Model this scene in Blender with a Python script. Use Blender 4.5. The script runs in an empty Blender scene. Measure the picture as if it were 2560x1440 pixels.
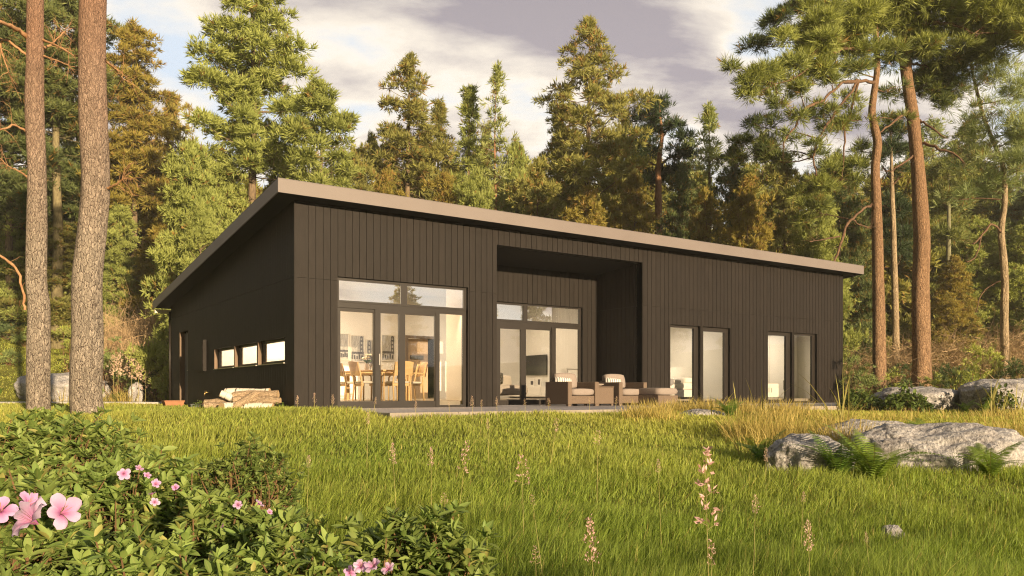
import bpy, math, random
import numpy as np
from mathutils import Vector, Matrix

R = math.radians
scene = bpy.context.scene
COL = scene.collection

# ---------------------------------------------------------------- camera frame
CAM = np.array([-5.7625, -16.522, 0.3415])
RT = np.array([0.8266, -0.5628]); FW = np.array([0.5628, 0.8266])
FPX = 2029.0; HY = 981.0

def spot(px, v):
    """ground plan point at depth v along the column px of the photograph"""
    p = CAM[:2] + RT * ((px - 1280) / FPX * v) + FW * v
    return float(p[0]), float(p[1])

def zat(py, v):
    return float(CAM[2] + (HY - py) / FPX * v)

def uv_of(x, y):
    dx = x - CAM[0]; dy = y - CAM[1]
    return dx * RT[0] + dy * RT[1], dx * FW[0] + dy * FW[1]

def sstep(a, b, x):
    t = np.clip((x - a) / (b - a), 0, 1)
    return t * t * (3 - 2 * t)

def ground_np(x, y):
    x = np.asarray(x, float); y = np.asarray(y, float)
    u, v = uv_of(x, y)
    z = -0.09 - 0.66 * sstep(15.5, 5.0, v)
    z = z + 0.035 * np.sin(x * .9 + 1.3) * np.cos(y * .7) * sstep(1.5, 4, v) * sstep(13, 9, v)
    z = z + 0.10 * np.exp(-((u + 4.2) ** 2 / 6 + (v - 14.2) ** 2 / 5))
    z = z + 0.05 * np.exp(-((u + 9.0) ** 2 / 10 + (v - 16) ** 2 / 8))
    z = z - 0.10 * sstep(3, 10, u) * sstep(8, 13, v) * sstep(24, 18, v)
    d1 = np.maximum(y - 21.0, 0); d2 = np.maximum(x - 24.5, 0)
    z = z + np.minimum(0.21 * d1 + 0.12 * d2, 7.0) * 1.0
    return z

def gz(x, y):
    return float(ground_np(x, y))

# ---------------------------------------------------------------- object helpers
def link(o, parent=None):
    COL.objects.link(o)
    if parent is not None:
        o.parent = parent
    return o

def tag(o, label=None, cat=None, group=None, kind=None):
    if label: o['label'] = label
    if cat: o['category'] = cat
    if group: o['group'] = group
    if kind: o['kind'] = kind
    return o

def thing(name, label, cat, loc=(0, 0, 0), rotz=0.0, group=None):
    o = bpy.data.objects.new(name, None)
    o.empty_display_size = .2
    o.location = loc; o.rotation_euler = (0, 0, rotz)
    link(o)
    return tag(o, label, cat, group)

def copy_tree(o, parent=None):
    c = o.copy(); COL.objects.link(c)
    if parent is not None: c.parent = parent
    for ch in list(o.children): copy_tree(ch, c)
    return c

class MB:
    """collects shapes, then links them as one mesh object"""
    def __init__(s):
        s.v = []; s.f = []; s.m = []
    def add(s, vs, fs, mi=0):
        b = len(s.v)
        s.v.extend([tuple(map(float, q)) for q in vs])
        for f in fs:
            s.f.append(tuple(b + i for i in f)); s.m.append(mi)
    def box(s, x0, x1, y0, y1, z0, z1, mi=0, M=None):
        vs = [(x, y, z) for z in (z0, z1) for y in (y0, y1) for x in (x0, x1)]
        if M is not None: vs = [tuple(M @ Vector(q)) for q in vs]
        s.add(vs, [(0, 2, 3, 1), (4, 5, 7, 6), (0, 1, 5, 4), (2, 6, 7, 3), (0, 4, 6, 2), (1, 3, 7, 5)], mi)
    def prism(s, pts, axis, a, b, mi=0):
        """polygon pts (2D) extruded between a and b on axis 0/1/2"""
        n = len(pts)
        def mk(p, t):
            if axis == 0: return (t, p[0], p[1])
            if axis == 1: return (p[0], t, p[1])
            return (p[0], p[1], t)
        vs = [mk(p, a) for p in pts] + [mk(p, b) for p in pts]
        fs = [tuple(range(n - 1, -1, -1)), tuple(range(n, 2 * n))]
        fs += [(i, (i + 1) % n, n + (i + 1) % n, n + i) for i in range(n)]
        s.add(vs, fs, mi)
    def tube(s, pts, rad, n=8, mi=0, cap=True):
        pts = [np.array(p, float) for p in pts]
        if not hasattr(rad, '__len__'): rad = [rad] * len(pts)
        rings = []; ref = None
        for i, p in enumerate(pts):
            d = pts[min(i + 1, len(pts) - 1)] - pts[max(i - 1, 0)]
            d = d / (np.linalg.norm(d) + 1e-9)
            if ref is None:
                ref = np.array([1, 0, 0.]) if abs(d[0]) < .8 else np.array([0, 1, 0.])
            a = ref - d * (ref @ d); a /= np.linalg.norm(a) + 1e-9
            ref = a; b = np.cross(d, a)
            t = np.linspace(0, 2 * np.pi, n, endpoint=False)
            rings.append(p + rad[i] * (np.cos(t)[:, None] * a + np.sin(t)[:, None] * b))
        vs = np.concatenate(rings); fs = []
        for i in range(len(pts) - 1):
            for k in range(n):
                a = i * n + k; b = i * n + (k + 1) % n
                fs.append((a, b, b + n, a + n))
        if cap:
            fs.append(tuple(range(n - 1, -1, -1)))
            fs.append(tuple(range((len(pts) - 1) * n, len(pts) * n)))
        s.add(vs, fs, mi)
    def lathe(s, prof, n=16, mi=0, c=(0, 0)):
        vs = [(c[0] + r * math.cos(t), c[1] + r * math.sin(t), z) for r, z in prof for t in np.linspace(0, 2 * np.pi, n, endpoint=False)]
        fs = []
        for i in range(len(prof) - 1):
            for k in range(n):
                fs.append((i * n + k, i * n + (k + 1) % n, (i + 1) * n + (k + 1) % n, (i + 1) * n + k))
        fs.append(tuple(range(n - 1, -1, -1))); fs.append(tuple(range((len(prof) - 1) * n, len(prof) * n)))
        s.add(vs, fs, mi)
    def build(s, name, mats, parent=None, smooth=False, bevel=0.0, seg=1):
        me = bpy.data.meshes.new(name)
        me.from_pydata(s.v, [], s.f)
        if not isinstance(mats, (list, tuple)): mats = [mats]
        for m in mats: me.materials.append(m)
        me.polygons.foreach_set('material_index', s.m)
        if smooth: me.polygons.foreach_set('use_smooth', [True] * len(s.f))
        me.update()
        o = bpy.data.objects.new(name, me); link(o, parent)
        if bevel:
            b = o.modifiers.new('bevel', 'BEVEL'); b.width = bevel; b.segments = seg; b.limit_method = 'ANGLE'
        return o

def np_mesh(name, V, F, mat, parent=None, col=None, smooth=False, extra=None, normals=None):
    """triangles straight from arrays; col = per-vertex colour stored as 'Col'"""
    V = np.ascontiguousarray(V, np.float32); F = np.ascontiguousarray(F, np.int32)
    me = bpy.data.meshes.new(name)
    me.vertices.add(len(V)); me.vertices.foreach_set('co', V.ravel())
    k = F.shape[1]
    me.loops.add(F.size); me.loops.foreach_set('vertex_index', F.ravel())
    me.polygons.add(len(F))
    me.polygons.foreach_set('loop_start', np.arange(0, F.size, k, dtype=np.int32))
    me.polygons.foreach_set('loop_total', np.full(len(F), k, np.int32))
    if smooth: me.polygons.foreach_set('use_smooth', np.ones(len(F), bool))
    me.update(calc_edges=True)
    if col is not None:
        a = me.attributes.new('Col', 'FLOAT_COLOR', 'POINT')
        c = np.ones((len(V), 4), np.float32); c[:, :3] = col
        a.data.foreach_set('color', c.ravel())
    if extra is not None:
        for nm, arr in extra.items():
            a = me.attributes.new(nm, 'FLOAT', 'POINT'); a.data.foreach_set('value', np.ascontiguousarray(arr, np.float32))
    me.materials.append(mat)
    o = bpy.data.objects.new(name, me); link(o, parent)
    return o

# ---------------------------------------------------------------- materials
def new_mat(name):
    m = bpy.data.materials.new(name); m.use_nodes = True
    nt = m.node_tree; nt.nodes.clear()
    out = nt.nodes.new('ShaderNodeOutputMaterial')
    return m, nt, out

def N(nt, t, **kw):
    n = nt.nodes.new(t)
    for k, v in kw.items(): setattr(n, k, v)
    return n

def ramp(nt, stops, src):
    r = N(nt, 'ShaderNodeValToRGB')
    e = r.color_ramp.elements
    while len(e) < len(stops): e.new(.5)
    for i, (p, c) in enumerate(stops):
        e[i].position = p; e[i].color = (*c, 1)
    nt.links.new(src, r.inputs[0])
    return r

def mat(name, c1, c2=None, scale=6.0, rough=.6, bump=0.0, bscale=40.0, spec=.3, metal=0.0, stretch=(1, 1, 1), detail=4, lo=.35, hi=.65):
    m, nt, out = new_mat(name)
    b = N(nt, 'ShaderNodeBsdfPrincipled')
    b.inputs['Roughness'].default_value = rough
    b.inputs['Specular IOR Level'].default_value = spec
    b.inputs['Metallic'].default_value = metal
    b.inputs['Base Color'].default_value = (*c1, 1)
    tc = N(nt, 'ShaderNodeTexCoord'); mp = N(nt, 'ShaderNodeMapping')
    mp.inputs['Scale'].default_value = stretch
    nt.links.new(tc.outputs['Object'], mp.inputs['Vector'])
    if c2 is not None:
        n = N(nt, 'ShaderNodeTexNoise'); n.inputs['Scale'].default_value = scale; n.inputs['Detail'].default_value = detail
        nt.links.new(mp.outputs[0], n.inputs['Vector'])
        r = ramp(nt, [(lo, c1), (hi, c2)], n.outputs['Fac'])
        nt.links.new(r.outputs[0], b.inputs['Base Color'])
    if bump:
        n2 = N(nt, 'ShaderNodeTexNoise'); n2.inputs['Scale'].default_value = bscale; n2.inputs['Detail'].default_value = 5
        nt.links.new(mp.outputs[0], n2.inputs['Vector'])
        bp = N(nt, 'ShaderNodeBump'); bp.inputs['Strength'].default_value = bump; bp.inputs['Distance'].default_value = .02
        nt.links.new(n2.outputs['Fac'], bp.inputs['Height']); nt.links.new(bp.outputs[0], b.inputs['Normal'])
    nt.links.new(b.outputs[0], out.inputs[0])
    return m

def leaf_mat(name, trans=.3, rough=.55, spec=.25, var=.12, midrib=False, tcol=(1.15, 1.1, .6)):
    """colour comes from the 'Col' attribute; light also passes through the blade"""
    m, nt, out = new_mat(name)
    a = N(nt, 'ShaderNodeAttribute', attribute_name='Col')
    oi = N(nt, 'ShaderNodeObjectInfo')
    mr = N(nt, 'ShaderNodeMapRange'); mr.inputs['To Min'].default_value = 1 - var; mr.inputs['To Max'].default_value = 1 + var
    nt.links.new(oi.outputs['Random'], mr.inputs[0])
    hs = N(nt, 'ShaderNodeHueSaturation')
    nt.links.new(mr.outputs[0], hs.inputs['Value']); nt.links.new(a.outputs['Color'], hs.inputs['Color'])
    colo = hs.outputs[0]
    if midrib:
        a2 = N(nt, 'ShaderNodeAttribute', attribute_name='mid')
        p = N(nt, 'ShaderNodeMath', operation='POWER'); p.inputs[1].default_value = 7
        nt.links.new(a2.outputs['Fac'], p.inputs[0])
        q = N(nt, 'ShaderNodeMath', operation='MULTIPLY'); q.inputs[1].default_value = .55
        nt.links.new(p.outputs[0], q.inputs[0])
        mx = N(nt, 'ShaderNodeMix', data_type='RGBA')
        nt.links.new(q.outputs[0], mx.inputs[0]); nt.links.new(colo, mx.inputs[6]); mx.inputs[7].default_value = (.34, .36, .12, 1)
        colo = mx.outputs[2]
    b = N(nt, 'ShaderNodeBsdfPrincipled'); b.inputs['Roughness'].default_value = rough; b.inputs['Specular IOR Level'].default_value = spec
    t = N(nt, 'ShaderNodeBsdfTranslucent')
    tm = N(nt, 'ShaderNodeMix', data_type='RGBA', blend_type='MULTIPLY'); tm.inputs[0].default_value = 1
    nt.links.new(colo, tm.inputs[6]); tm.inputs[7].default_value = (*tcol, 1)
    nt.links.new(colo, b.inputs['Base Color']); nt.links.new(tm.outputs[2], t.inputs['Color'])
    ms = N(nt, 'ShaderNodeMixShader'); ms.inputs[0].default_value = trans
    nt.links.new(b.outputs[0], ms.inputs[1]); nt.links.new(t.outputs[0], ms.inputs[2]); nt.links.new(ms.outputs[0], out.inputs[0])
    return m

def bark_mat(name, plate, crack, upper=None, z0=3, z1=9, sx=9.0, sz=3.2, bump=.9, warp=.12, dist=.05, soft=.5):
    """plated bark: irregular plates stretched along the stem with fissures between them; smoother and redder higher up"""
    m, nt, out = new_mat(name)
    tc = N(nt, 'ShaderNodeTexCoord'); mp = N(nt, 'ShaderNodeMapping'); mp.inputs['Scale'].default_value = (sx, sx, sz)
    nt.links.new(tc.outputs['Object'], mp.inputs[0])
    def tex(t, sc, vec, **kw):
        n = N(nt, t); n.inputs['Scale'].default_value = sc
        for k, v in kw.items():
            if k in n.inputs: n.inputs[k].default_value = v
            else: setattr(n, k, v)
        nt.links.new(vec, n.inputs['Vector']); return n
    def math_(op, *ins):
        n = N(nt, 'ShaderNodeMath', operation=op)
        for k, v in enumerate(ins):
            if isinstance(v, (int, float)): n.inputs[k].default_value = v
            else: nt.links.new(v, n.inputs[k])
        return n.outputs[0]
    nz = tex('ShaderNodeTexNoise', .9, mp.outputs[0], Detail=5)
    sub = N(nt, 'ShaderNodeVectorMath', operation='MULTIPLY_ADD'); sub.inputs[1].default_value = (warp * 14,) * 3
    nt.links.new(nz.outputs['Color'], sub.inputs[0]); nt.links.new(mp.outputs[0], sub.inputs[2])
    v1 = tex('ShaderNodeTexVoronoi', 1.0, sub.outputs[0], feature='DISTANCE_TO_EDGE')
    v2 = tex('ShaderNodeTexVoronoi', 2.3, sub.outputs[0], feature='DISTANCE_TO_EDGE')
    vc = tex('ShaderNodeTexVoronoi', 1.0, sub.outputs[0], feature='F1')
    fine = tex('ShaderNodeTexNoise', 4, mp.outputs[0], Detail=7, Roughness=.65)
    big = tex('ShaderNodeTexNoise', 1.6, tc.outputs['Object'], Detail=3)
    h1 = math_('MULTIPLY', math_('MINIMUM', v1.outputs['Distance'], .22), 4.5)
    h2 = math_('MULTIPLY', math_('MINIMUM', v2.outputs['Distance'], .18), 2.6)
    hgt = math_('ADD', math_('MULTIPLY', math_('MULTIPLY', h1, math_('ADD', h2, .35)), 1.0), math_('MULTIPLY', fine.outputs['Fac'], .55))
    sv = N(nt, 'ShaderNodeSeparateColor'); nt.links.new(vc.outputs['Color'], sv.inputs[0])
    tone = math_('ADD', math_('MULTIPLY', sv.outputs[0], .35), math_('ADD', math_('MULTIPLY', fine.outputs['Fac'], .45), math_('MULTIPLY', big.outputs['Fac'], .35)))
    base = ramp(nt, [(.3, tuple(c * .55 for c in plate)), (.55, tuple(c * .9 for c in plate)), (.85, tuple(min(1, c * 1.2) for c in plate))], tone).outputs[0]
    open_ = math_('ADD', math_('MULTIPLY', h1, .62), math_('MULTIPLY', fine.outputs['Fac'], .55))
    edge = ramp(nt, [(.30, (0, 0, 0)), (.30 + .36 * soft, (1, 1, 1))], open_)
    ef = edge.outputs[0]
    if upper is not None:
        sx_ = N(nt, 'ShaderNodeSeparateXYZ'); nt.links.new(tc.outputs['Object'], sx_.inputs[0])
        h = N(nt, 'ShaderNodeMapRange'); h.inputs['From Min'].default_value = z0; h.inputs['From Max'].default_value = z1
        nt.links.new(math_('ADD', sx_.outputs['Z'], math_('MULTIPLY', big.outputs['Fac'], 1.6)), h.inputs[0])
        up = ramp(nt, [(.3, tuple(c * .7 for c in upper)), (.8, upper)], tone)
        mx = N(nt, 'ShaderNodeMix', data_type='RGBA'); nt.links.new(h.outputs[0], mx.inputs[0])
        nt.links.new(base, mx.inputs[6]); nt.links.new(up.outputs[0], mx.inputs[7]); base = mx.outputs[2]
        ef = math_('MAXIMUM', ef, math_('MULTIPLY', h.outputs[0], .62))
    fin = N(nt, 'ShaderNodeMix', data_type='RGBA'); nt.links.new(ef, fin.inputs[0])
    fin.inputs[6].default_value = (*crack, 1); nt.links.new(base, fin.inputs[7])
    b = N(nt, 'ShaderNodeBsdfPrincipled'); b.inputs['Roughness'].default_value = .85; b.inputs['Specular IOR Level'].default_value = .15
    nt.links.new(fin.outputs[2], b.inputs['Base Color'])
    bp = N(nt, 'ShaderNodeBump'); bp.inputs['Strength'].default_value = bump; bp.inputs['Distance'].default_value = dist
    nt.links.new(hgt, bp.inputs['Height']); nt.links.new(bp.outputs[0], b.inputs['Normal'])
    nt.links.new(b.outputs[0], out.inputs[0])
    return m

def glass_mat(name, refl=.16, tint=(.96, .97, .96), fres=1.0):
    m, nt, out = new_mat(name)
    t = N(nt, 'ShaderNodeBsdfTransparent'); t.inputs[0].default_value = (*tint, 1)
    g = N(nt, 'ShaderNodeBsdfGlossy'); g.inputs['Roughness'].default_value = 0.0; g.inputs[0].default_value = (.95, .96, .97, 1)
    lw = N(nt, 'ShaderNodeFresnel'); lw.inputs['IOR'].default_value = 1.5
    ad = N(nt, 'ShaderNodeMath', operation='MULTIPLY_ADD'); ad.inputs[1].default_value = fres; ad.inputs[2].default_value = refl - .04 * fres; ad.use_clamp = True
    nt.links.new(lw.outputs[0], ad.inputs[0])
    ms = N(nt, 'ShaderNodeMixShader'); nt.links.new(ad.outputs[0], ms.inputs[0])
    nt.links.new(t.outputs[0], ms.inputs[1]); nt.links.new(g.outputs[0], ms.inputs[2]); nt.links.new(ms.outputs[0], out.inputs[0])
    return m

# ---------------------------------------------------------------- camera, sun, sky
cam = bpy.data.cameras.new('camera'); co = bpy.data.objects.new('camera', cam); link(co)
co.location = CAM; co.rotation_euler = (R(90), 0, math.atan2(-FW[0], FW[1]))
cam.sensor_width = 36; cam.lens = FPX / 2560 * 36; cam.shift_y = (HY - 720) / 2560
cam.clip_start = .05; cam.clip_end = 3000
scene.camera = co

SUN_EL = R(8.5); SUN_AZ = R(-2.5)          # azimuth from the facade's outward normal towards +x
sdir = Vector((math.sin(SUN_AZ) * math.cos(SUN_EL), -math.cos(SUN_AZ) * math.cos(SUN_EL), math.sin(SUN_EL)))
sl = bpy.data.lights.new('sun', 'SUN'); sl.energy = 5.0; sl.angle = R(.6); sl.color = (1.0, .76, .47)
so = bpy.data.objects.new('sun', sl); link(so); so.rotation_euler = sdir.to_track_quat('Z', 'Y').to_euler()

w = bpy.data.worlds.new('World'); scene.world = w; w.use_nodes = True
nt = w.node_tree; nt.nodes.clear()
wo = N(nt, 'ShaderNodeOutputWorld'); bg = N(nt, 'ShaderNodeBackground'); bg.inputs[1].default_value = 0.082
sky = N(nt, 'ShaderNodeTexSky', sky_type='NISHITA'); sky.sun_disc = False; sky.sun_elevation = SUN_EL
sky.sun_rotation = math.atan2(sdir.x, sdir.y); sky.air_density = 1.0; sky.dust_density = 1.0; sky.ozone_density = 1.0
# a broken cloud layer: noise on a level sheet overhead, seen along each direction
tc = N(nt, 'ShaderNodeTexCoord')
sp = N(nt, 'ShaderNodeSeparateXYZ'); nt.links.new(tc.outputs['Generated'], sp.inputs[0])
mz = N(nt, 'ShaderNodeMath', operation='MAXIMUM'); mz.inputs[1].default_value = 0.0; nt.links.new(sp.outputs[2], mz.inputs[0])
az = N(nt, 'ShaderNodeMath', operation='ADD'); az.inputs[1].default_value = .22; nt.links.new(mz.outputs[0], az.inputs[0])
dx = N(nt, 'ShaderNodeMath', operation='DIVIDE'); nt.links.new(sp.outputs[0], dx.inputs[0]); nt.links.new(az.outputs[0], dx.inputs[1])
dy = N(nt, 'ShaderNodeMath', operation='DIVIDE'); nt.links.new(sp.outputs[1], dy.inputs[0]); nt.links.new(az.outputs[0], dy.inputs[1])
cb = N(nt, 'ShaderNodeCombineXYZ'); nt.links.new(dx.outputs[0], cb.inputs[0]); nt.links.new(dy.outputs[0], cb.inputs[1])
mpw = N(nt, 'ShaderNodeMapping'); mpw.inputs['Location'].default_value = (1.9, 8.2, 0)
mpw.inputs['Scale'].default_value = (.70, 1.15, 1)
mp0 = N(nt, 'ShaderNodeMapping'); mp0.inputs['Rotation'].default_value = (0, 0, R(31))
nt.links.new(cb.outputs[0], mp0.inputs[0]); nt.links.new(mp0.outputs[0], mpw.inputs[0])
n1 = N(nt, 'ShaderNodeTexNoise'); n1.inputs['Scale'].default_value = 1.75; n1.inputs['Detail'].default_value = 9; n1.inputs['Roughness'].default_value = .55; n1.inputs['Distortion'].default_value = .15
nt.links.new(mpw.outputs[0], n1.inputs['Vector'])
cov = ramp(nt, [(.42, (0, 0, 0)), (.50, (1, 1, 1))], n1.outputs['Fac'])        # cloud cover
thick = ramp(nt, [(.485, (0, 0, 0)), (.60, (1, 1, 1))], n1.outputs['Fac'])      # thick grey bellies
body = N(nt, 'ShaderNodeMix', data_type='RGBA'); nt.links.new(thick.outputs[0], body.inputs[0])
body.inputs[6].default_value = (7.4, 6.7, 5.7, 1); body.inputs[7].default_value = (3.05, 2.75, 2.95, 1)
clear = N(nt, 'ShaderNodeMix', data_type='RGBA'); clear.inputs[0].default_value = .80
nt.links.new(sky.outputs[0], clear.inputs[6]); clear.inputs[7].default_value = (5.6, 6.2, 7.0, 1)
# pale warm band low over the horizon
hz = N(nt, 'ShaderNodeMapRange'); hz.inputs['From Min'].default_value = .02; hz.inputs['From Max'].default_value = .33; hz.inputs['To Min'].default_value = .9; hz.inputs['To Max'].default_value = 0
nt.links.new(sp.outputs[2], hz.inputs[0])
wm = N(nt, 'ShaderNodeMix', data_type='RGBA'); nt.links.new(hz.outputs[0], wm.inputs[0]); nt.links.new(clear.outputs[2], wm.inputs[6]); wm.inputs[7].default_value = (7.6, 7.1, 6.2, 1)
fx = N(nt, 'ShaderNodeMix', data_type='RGBA'); nt.links.new(cov.outputs[0], fx.inputs[0]); nt.links.new(wm.outputs[2], fx.inputs[6]); nt.links.new(body.outputs[2], fx.inputs[7])
# the light lies low in the evening sky: overhead it falls off
hi_ = N(nt, 'ShaderNodeMapRange', interpolation_type='SMOOTHSTEP'); hi_.inputs['From Min'].default_value = .36; hi_.inputs['From Max'].default_value = .70; hi_.inputs['To Min'].default_value = 1; hi_.inputs['To Max'].default_value = .46
nt.links.new(sp.outputs[2], hi_.inputs[0])
dm = N(nt, 'ShaderNodeVectorMath', operation='SCALE'); nt.links.new(fx.outputs[2], dm.inputs[0]); nt.links.new(hi_.outputs[0], dm.inputs['Scale'])
# added dimming of the unseen sky facing the gable, keeps that wall dark
side_dim = N(nt, 'ShaderNodeMapRange', interpolation_type='SMOOTHSTEP'); side_dim.inputs['From Min'].default_value = -.12; side_dim.inputs['From Max'].default_value = -.55; side_dim.inputs['To Min'].default_value = 1; side_dim.inputs['To Max'].default_value = .14
nt.links.new(sp.outputs[0], side_dim.inputs[0])
dm2 = N(nt, 'ShaderNodeVectorMath', operation='SCALE'); nt.links.new(dm.outputs[0], dm2.inputs[0]); nt.links.new(side_dim.outputs[0], dm2.inputs['Scale'])
nt.links.new(dm2.outputs[0], bg.inputs[0]); nt.links.new(bg.outputs[0], wo.inputs[0])

vs = scene.view_settings; vs.view_transform = 'Standard'; vs.look = 'None'; vs.gamma = 1; vs.exposure = 0.90; vs.use_curve_mapping = False
scene.render.engine = 'CYCLES'
cy = scene.cycles; cy.use_denoising = True; cy.denoising_prefilter = 'NONE'; cy.filter_width = 1.15; cy.max_bounces = 7; cy.diffuse_bounces = 3; cy.glossy_bounces = 3; cy.transparent_max_bounces = 10; cy.transmission_bounces = 4
cy.sample_clamp_indirect = 4; cy.caustics_reflective = False; cy.caustics_refractive = False

# ---------------------------------------------------------------- ground
def ground_material():
    m, nt, out = new_mat('meadow_soil')
    tc = N(nt, 'ShaderNodeTexCoord')
    n1 = N(nt, 'ShaderNodeTexNoise'); n1.inputs['Scale'].default_value = .35; n1.inputs['Detail'].default_value = 6; nt.links.new(tc.outputs['Object'], n1.inputs['Vector'])
    n2 = N(nt, 'ShaderNodeTexNoise'); n2.inputs['Scale'].default_value = 14; n2.inputs['Detail'].default_value = 6; nt.links.new(tc.outputs['Object'], n2.inputs['Vector'])
    r1 = ramp(nt, [(.35, (.17, .20, .032)), (.6, (.27, .27, .055))], n1.outputs['Fac'])
    r2 = ramp(nt, [(.3, (.55, .5, .5)), (.7, (1.25, 1.25, 1.2))], n2.outputs['Fac'])
    mx = N(nt, 'ShaderNodeMix', data_type='RGBA', blend_type='MULTIPLY'); mx.inputs[0].default_value = 1
    nt.links.new(r1.outputs[0], mx.inputs[6]); nt.links.new(r2.outputs[0], mx.inputs[7])
    b = N(nt, 'ShaderNodeBsdfPrincipled'); b.inputs['Roughness'].default_value = .95; b.inputs['Specular IOR Level'].default_value = .1
    nt.links.new(mx.outputs[2], b.inputs['Base Color'])
    bp = N(nt, 'ShaderNodeBump'); bp.inputs['Strength'].default_value = .8; bp.inputs['Distance'].default_value = .08
    nt.links.new(n2.outputs['Fac'], bp.inputs['Height']); nt.links.new(bp.outputs[0], b.inputs['Normal'])
    nt.links.new(b.outputs[0], out.inputs[0])
    return m

def axis_pts(lo, hi, a, b, d):
    mid = np.arange(a, b + d * .5, d)
    left = a - np.geomspace(d, a - lo, 26)[::-1]; right = b + np.geomspace(d, hi - b, 26)
    return np.concatenate([left, mid, right])
gx = axis_pts(-900, 950, -30, 45, .75); gy = axis_pts(-700, 1200, -22, 50, .75)
GX, GY = np.meshgrid(gx, gy); GZ = ground_np(GX, GY)
nx, ny = len(gx), len(gy)
idx = np.arange(nx * ny).reshape(ny, nx)
Fq = np.stack([idx[:-1, :-1], idx[:-1, 1:], idx[1:, 1:], idx[1:, :-1]], -1).reshape(-1, 4)
g = np_mesh('ground', np.stack([GX, GY, GZ], -1).reshape(-1, 3), Fq, ground_material(), smooth=True)
tag(g, kind='structure')
# ================================================================ HOUSE
m_clad = mat('dark_painted_timber', (.014, .0106, .0086), (.019, .0145, .012), scale=3.0, rough=.6, bump=.2, bscale=14, spec=.22, stretch=(6, 6, .8))
def board_tone(m, amt=.10):
    nt = m.node_tree; b = [n for n in nt.nodes if n.type == 'BSDF_PRINCIPLED'][0]; src = b.inputs['Base Color'].links[0].from_socket
    g_ = N(nt, 'ShaderNodeNewGeometry'); mr = N(nt, 'ShaderNodeMapRange'); mr.inputs['To Min'].default_value = 1 - amt; mr.inputs['To Max'].default_value = 1 + amt
    nt.links.new(g_.outputs['Random Per Island'], mr.inputs[0]); hs = N(nt, 'ShaderNodeHueSaturation'); nt.links.new(mr.outputs[0], hs.inputs['Value']); nt.links.new(src, hs.inputs['Color']); nt.links.new(hs.outputs[0], b.inputs['Base Color'])
board_tone(m_clad)
m_back = mat('dark_wall_core', (.018, .016, .015), rough=.8)
m_gable = m_clad
m_fascia = mat('taupe_sheet_metal', (.18, .152, .143), (.205, .176, .166), scale=.6, rough=.45, spec=.35, bump=.02, bscale=6)
m_soffit = mat('black_soffit', (.018, .017, .016), rough=.7)
m_frame = mat('dark_window_metal', (.022, .0175, .0145), (.026, .021, .018), scale=2, rough=.4, spec=.4)
m_glass = glass_mat('window_glass', refl=.12)
m_glass_t = glass_mat('coated_transom_glass', refl=.55)
m_gglass = glass_mat('clear_glass', refl=.05, fres=.22)
m_iwall = mat('cream_plaster', (.76, .73, .67), (.80, .77, .71), scale=2, rough=.9, spec=.1)
m_ifloor = mat('grey_oak_floor', (.26, .22, .18), (.34, .29, .23), scale=2.5, rough=.4, stretch=(1, 8, 1))
m_idoor = mat('tan_interior_door', (.42, .30, .19), (.47, .34, .22), scale=2, rough=.5, stretch=(6, 6, .6))
m_cream = mat('cream_metal', (.78, .68, .5), rough=.5)
m_deck = mat('mauve_grey_paving', (.36, .335, .345), (.44, .41, .415), scale=3.5, rough=.7, bump=.15, bscale=30)
m_edge = mat('pale_edge_stone', (.27, .235, .20), (.34, .30, .25), scale=5, rough=.75)
m_black = mat('black_plastic', (.012, .012, .013), rough=.25, spec=.5)
m_steel = mat('brushed_steel', (.5, .48, .45), rough=.35, metal=1.0)
m_doorgrey = mat('slate_grey_door', (.16, .16, .19), (.19, .19, .22), scale=2, rough=.5)

def zsoff(y): return 4.40 - .1003 * (y + .48)

house = thing('house', 'long low house clad in dark brown boards under a single-pitch roof', 'house', (0, 0, 0))

def spans(z0, z1, blocks):
    out = [(z0, z1)]
    for a, b in blocks:
        nx_ = []
        for c, d in out:
            if b <= c or a >= d: nx_.append((c, d)); continue
            if a > c: nx_.append((c, a))
            if b < d: nx_.append((b, d))
        out = nx_
    return out

def wall_cells(t0, t1, step, ops, z0, ztop, first=None):
    cuts = [t0]; t = t0 + (first or step)
    while t < t1 - .02: cuts.append(t); t += step
    cuts.append(t1)
    cells = []
    for a, b in zip(cuts[:-1], cuts[1:]):
        sub = sorted({a, b} | {q for o in ops for q in o[:2] if a + .004 < q < b - .004})
        for c, d in zip(sub[:-1], sub[1:]):
            mid = (c + d) / 2
            bl = [(o[2], o[3]) for o in ops if o[0] < mid < o[1]]
            for zz in spans(z0, min(ztop(c), ztop(d)), bl):
                cells.append((c, d, zz[0], zz[1], abs(c - a) < 1e-6, abs(d - b) < 1e-6))
    return cells

def cladding(mb, put, t0, t1, ops, z0, ztop, pitch=.165, gap=.012, joint=2.745, first=None):
    for c, d, a, b, gl, gr in wall_cells(t0, t1, pitch, ops, z0, ztop, first):
        c2 = c + (gap / 2 if gl else 0); d2 = d - (gap / 2 if gr else 0)
        if joint and a < joint - .05 and b > joint + .05:
            put(mb, c2, d2, a, joint - .004); put(mb, c2, d2, joint + .004, b)
        else:
            put(mb, c2, d2, a, b)

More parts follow.
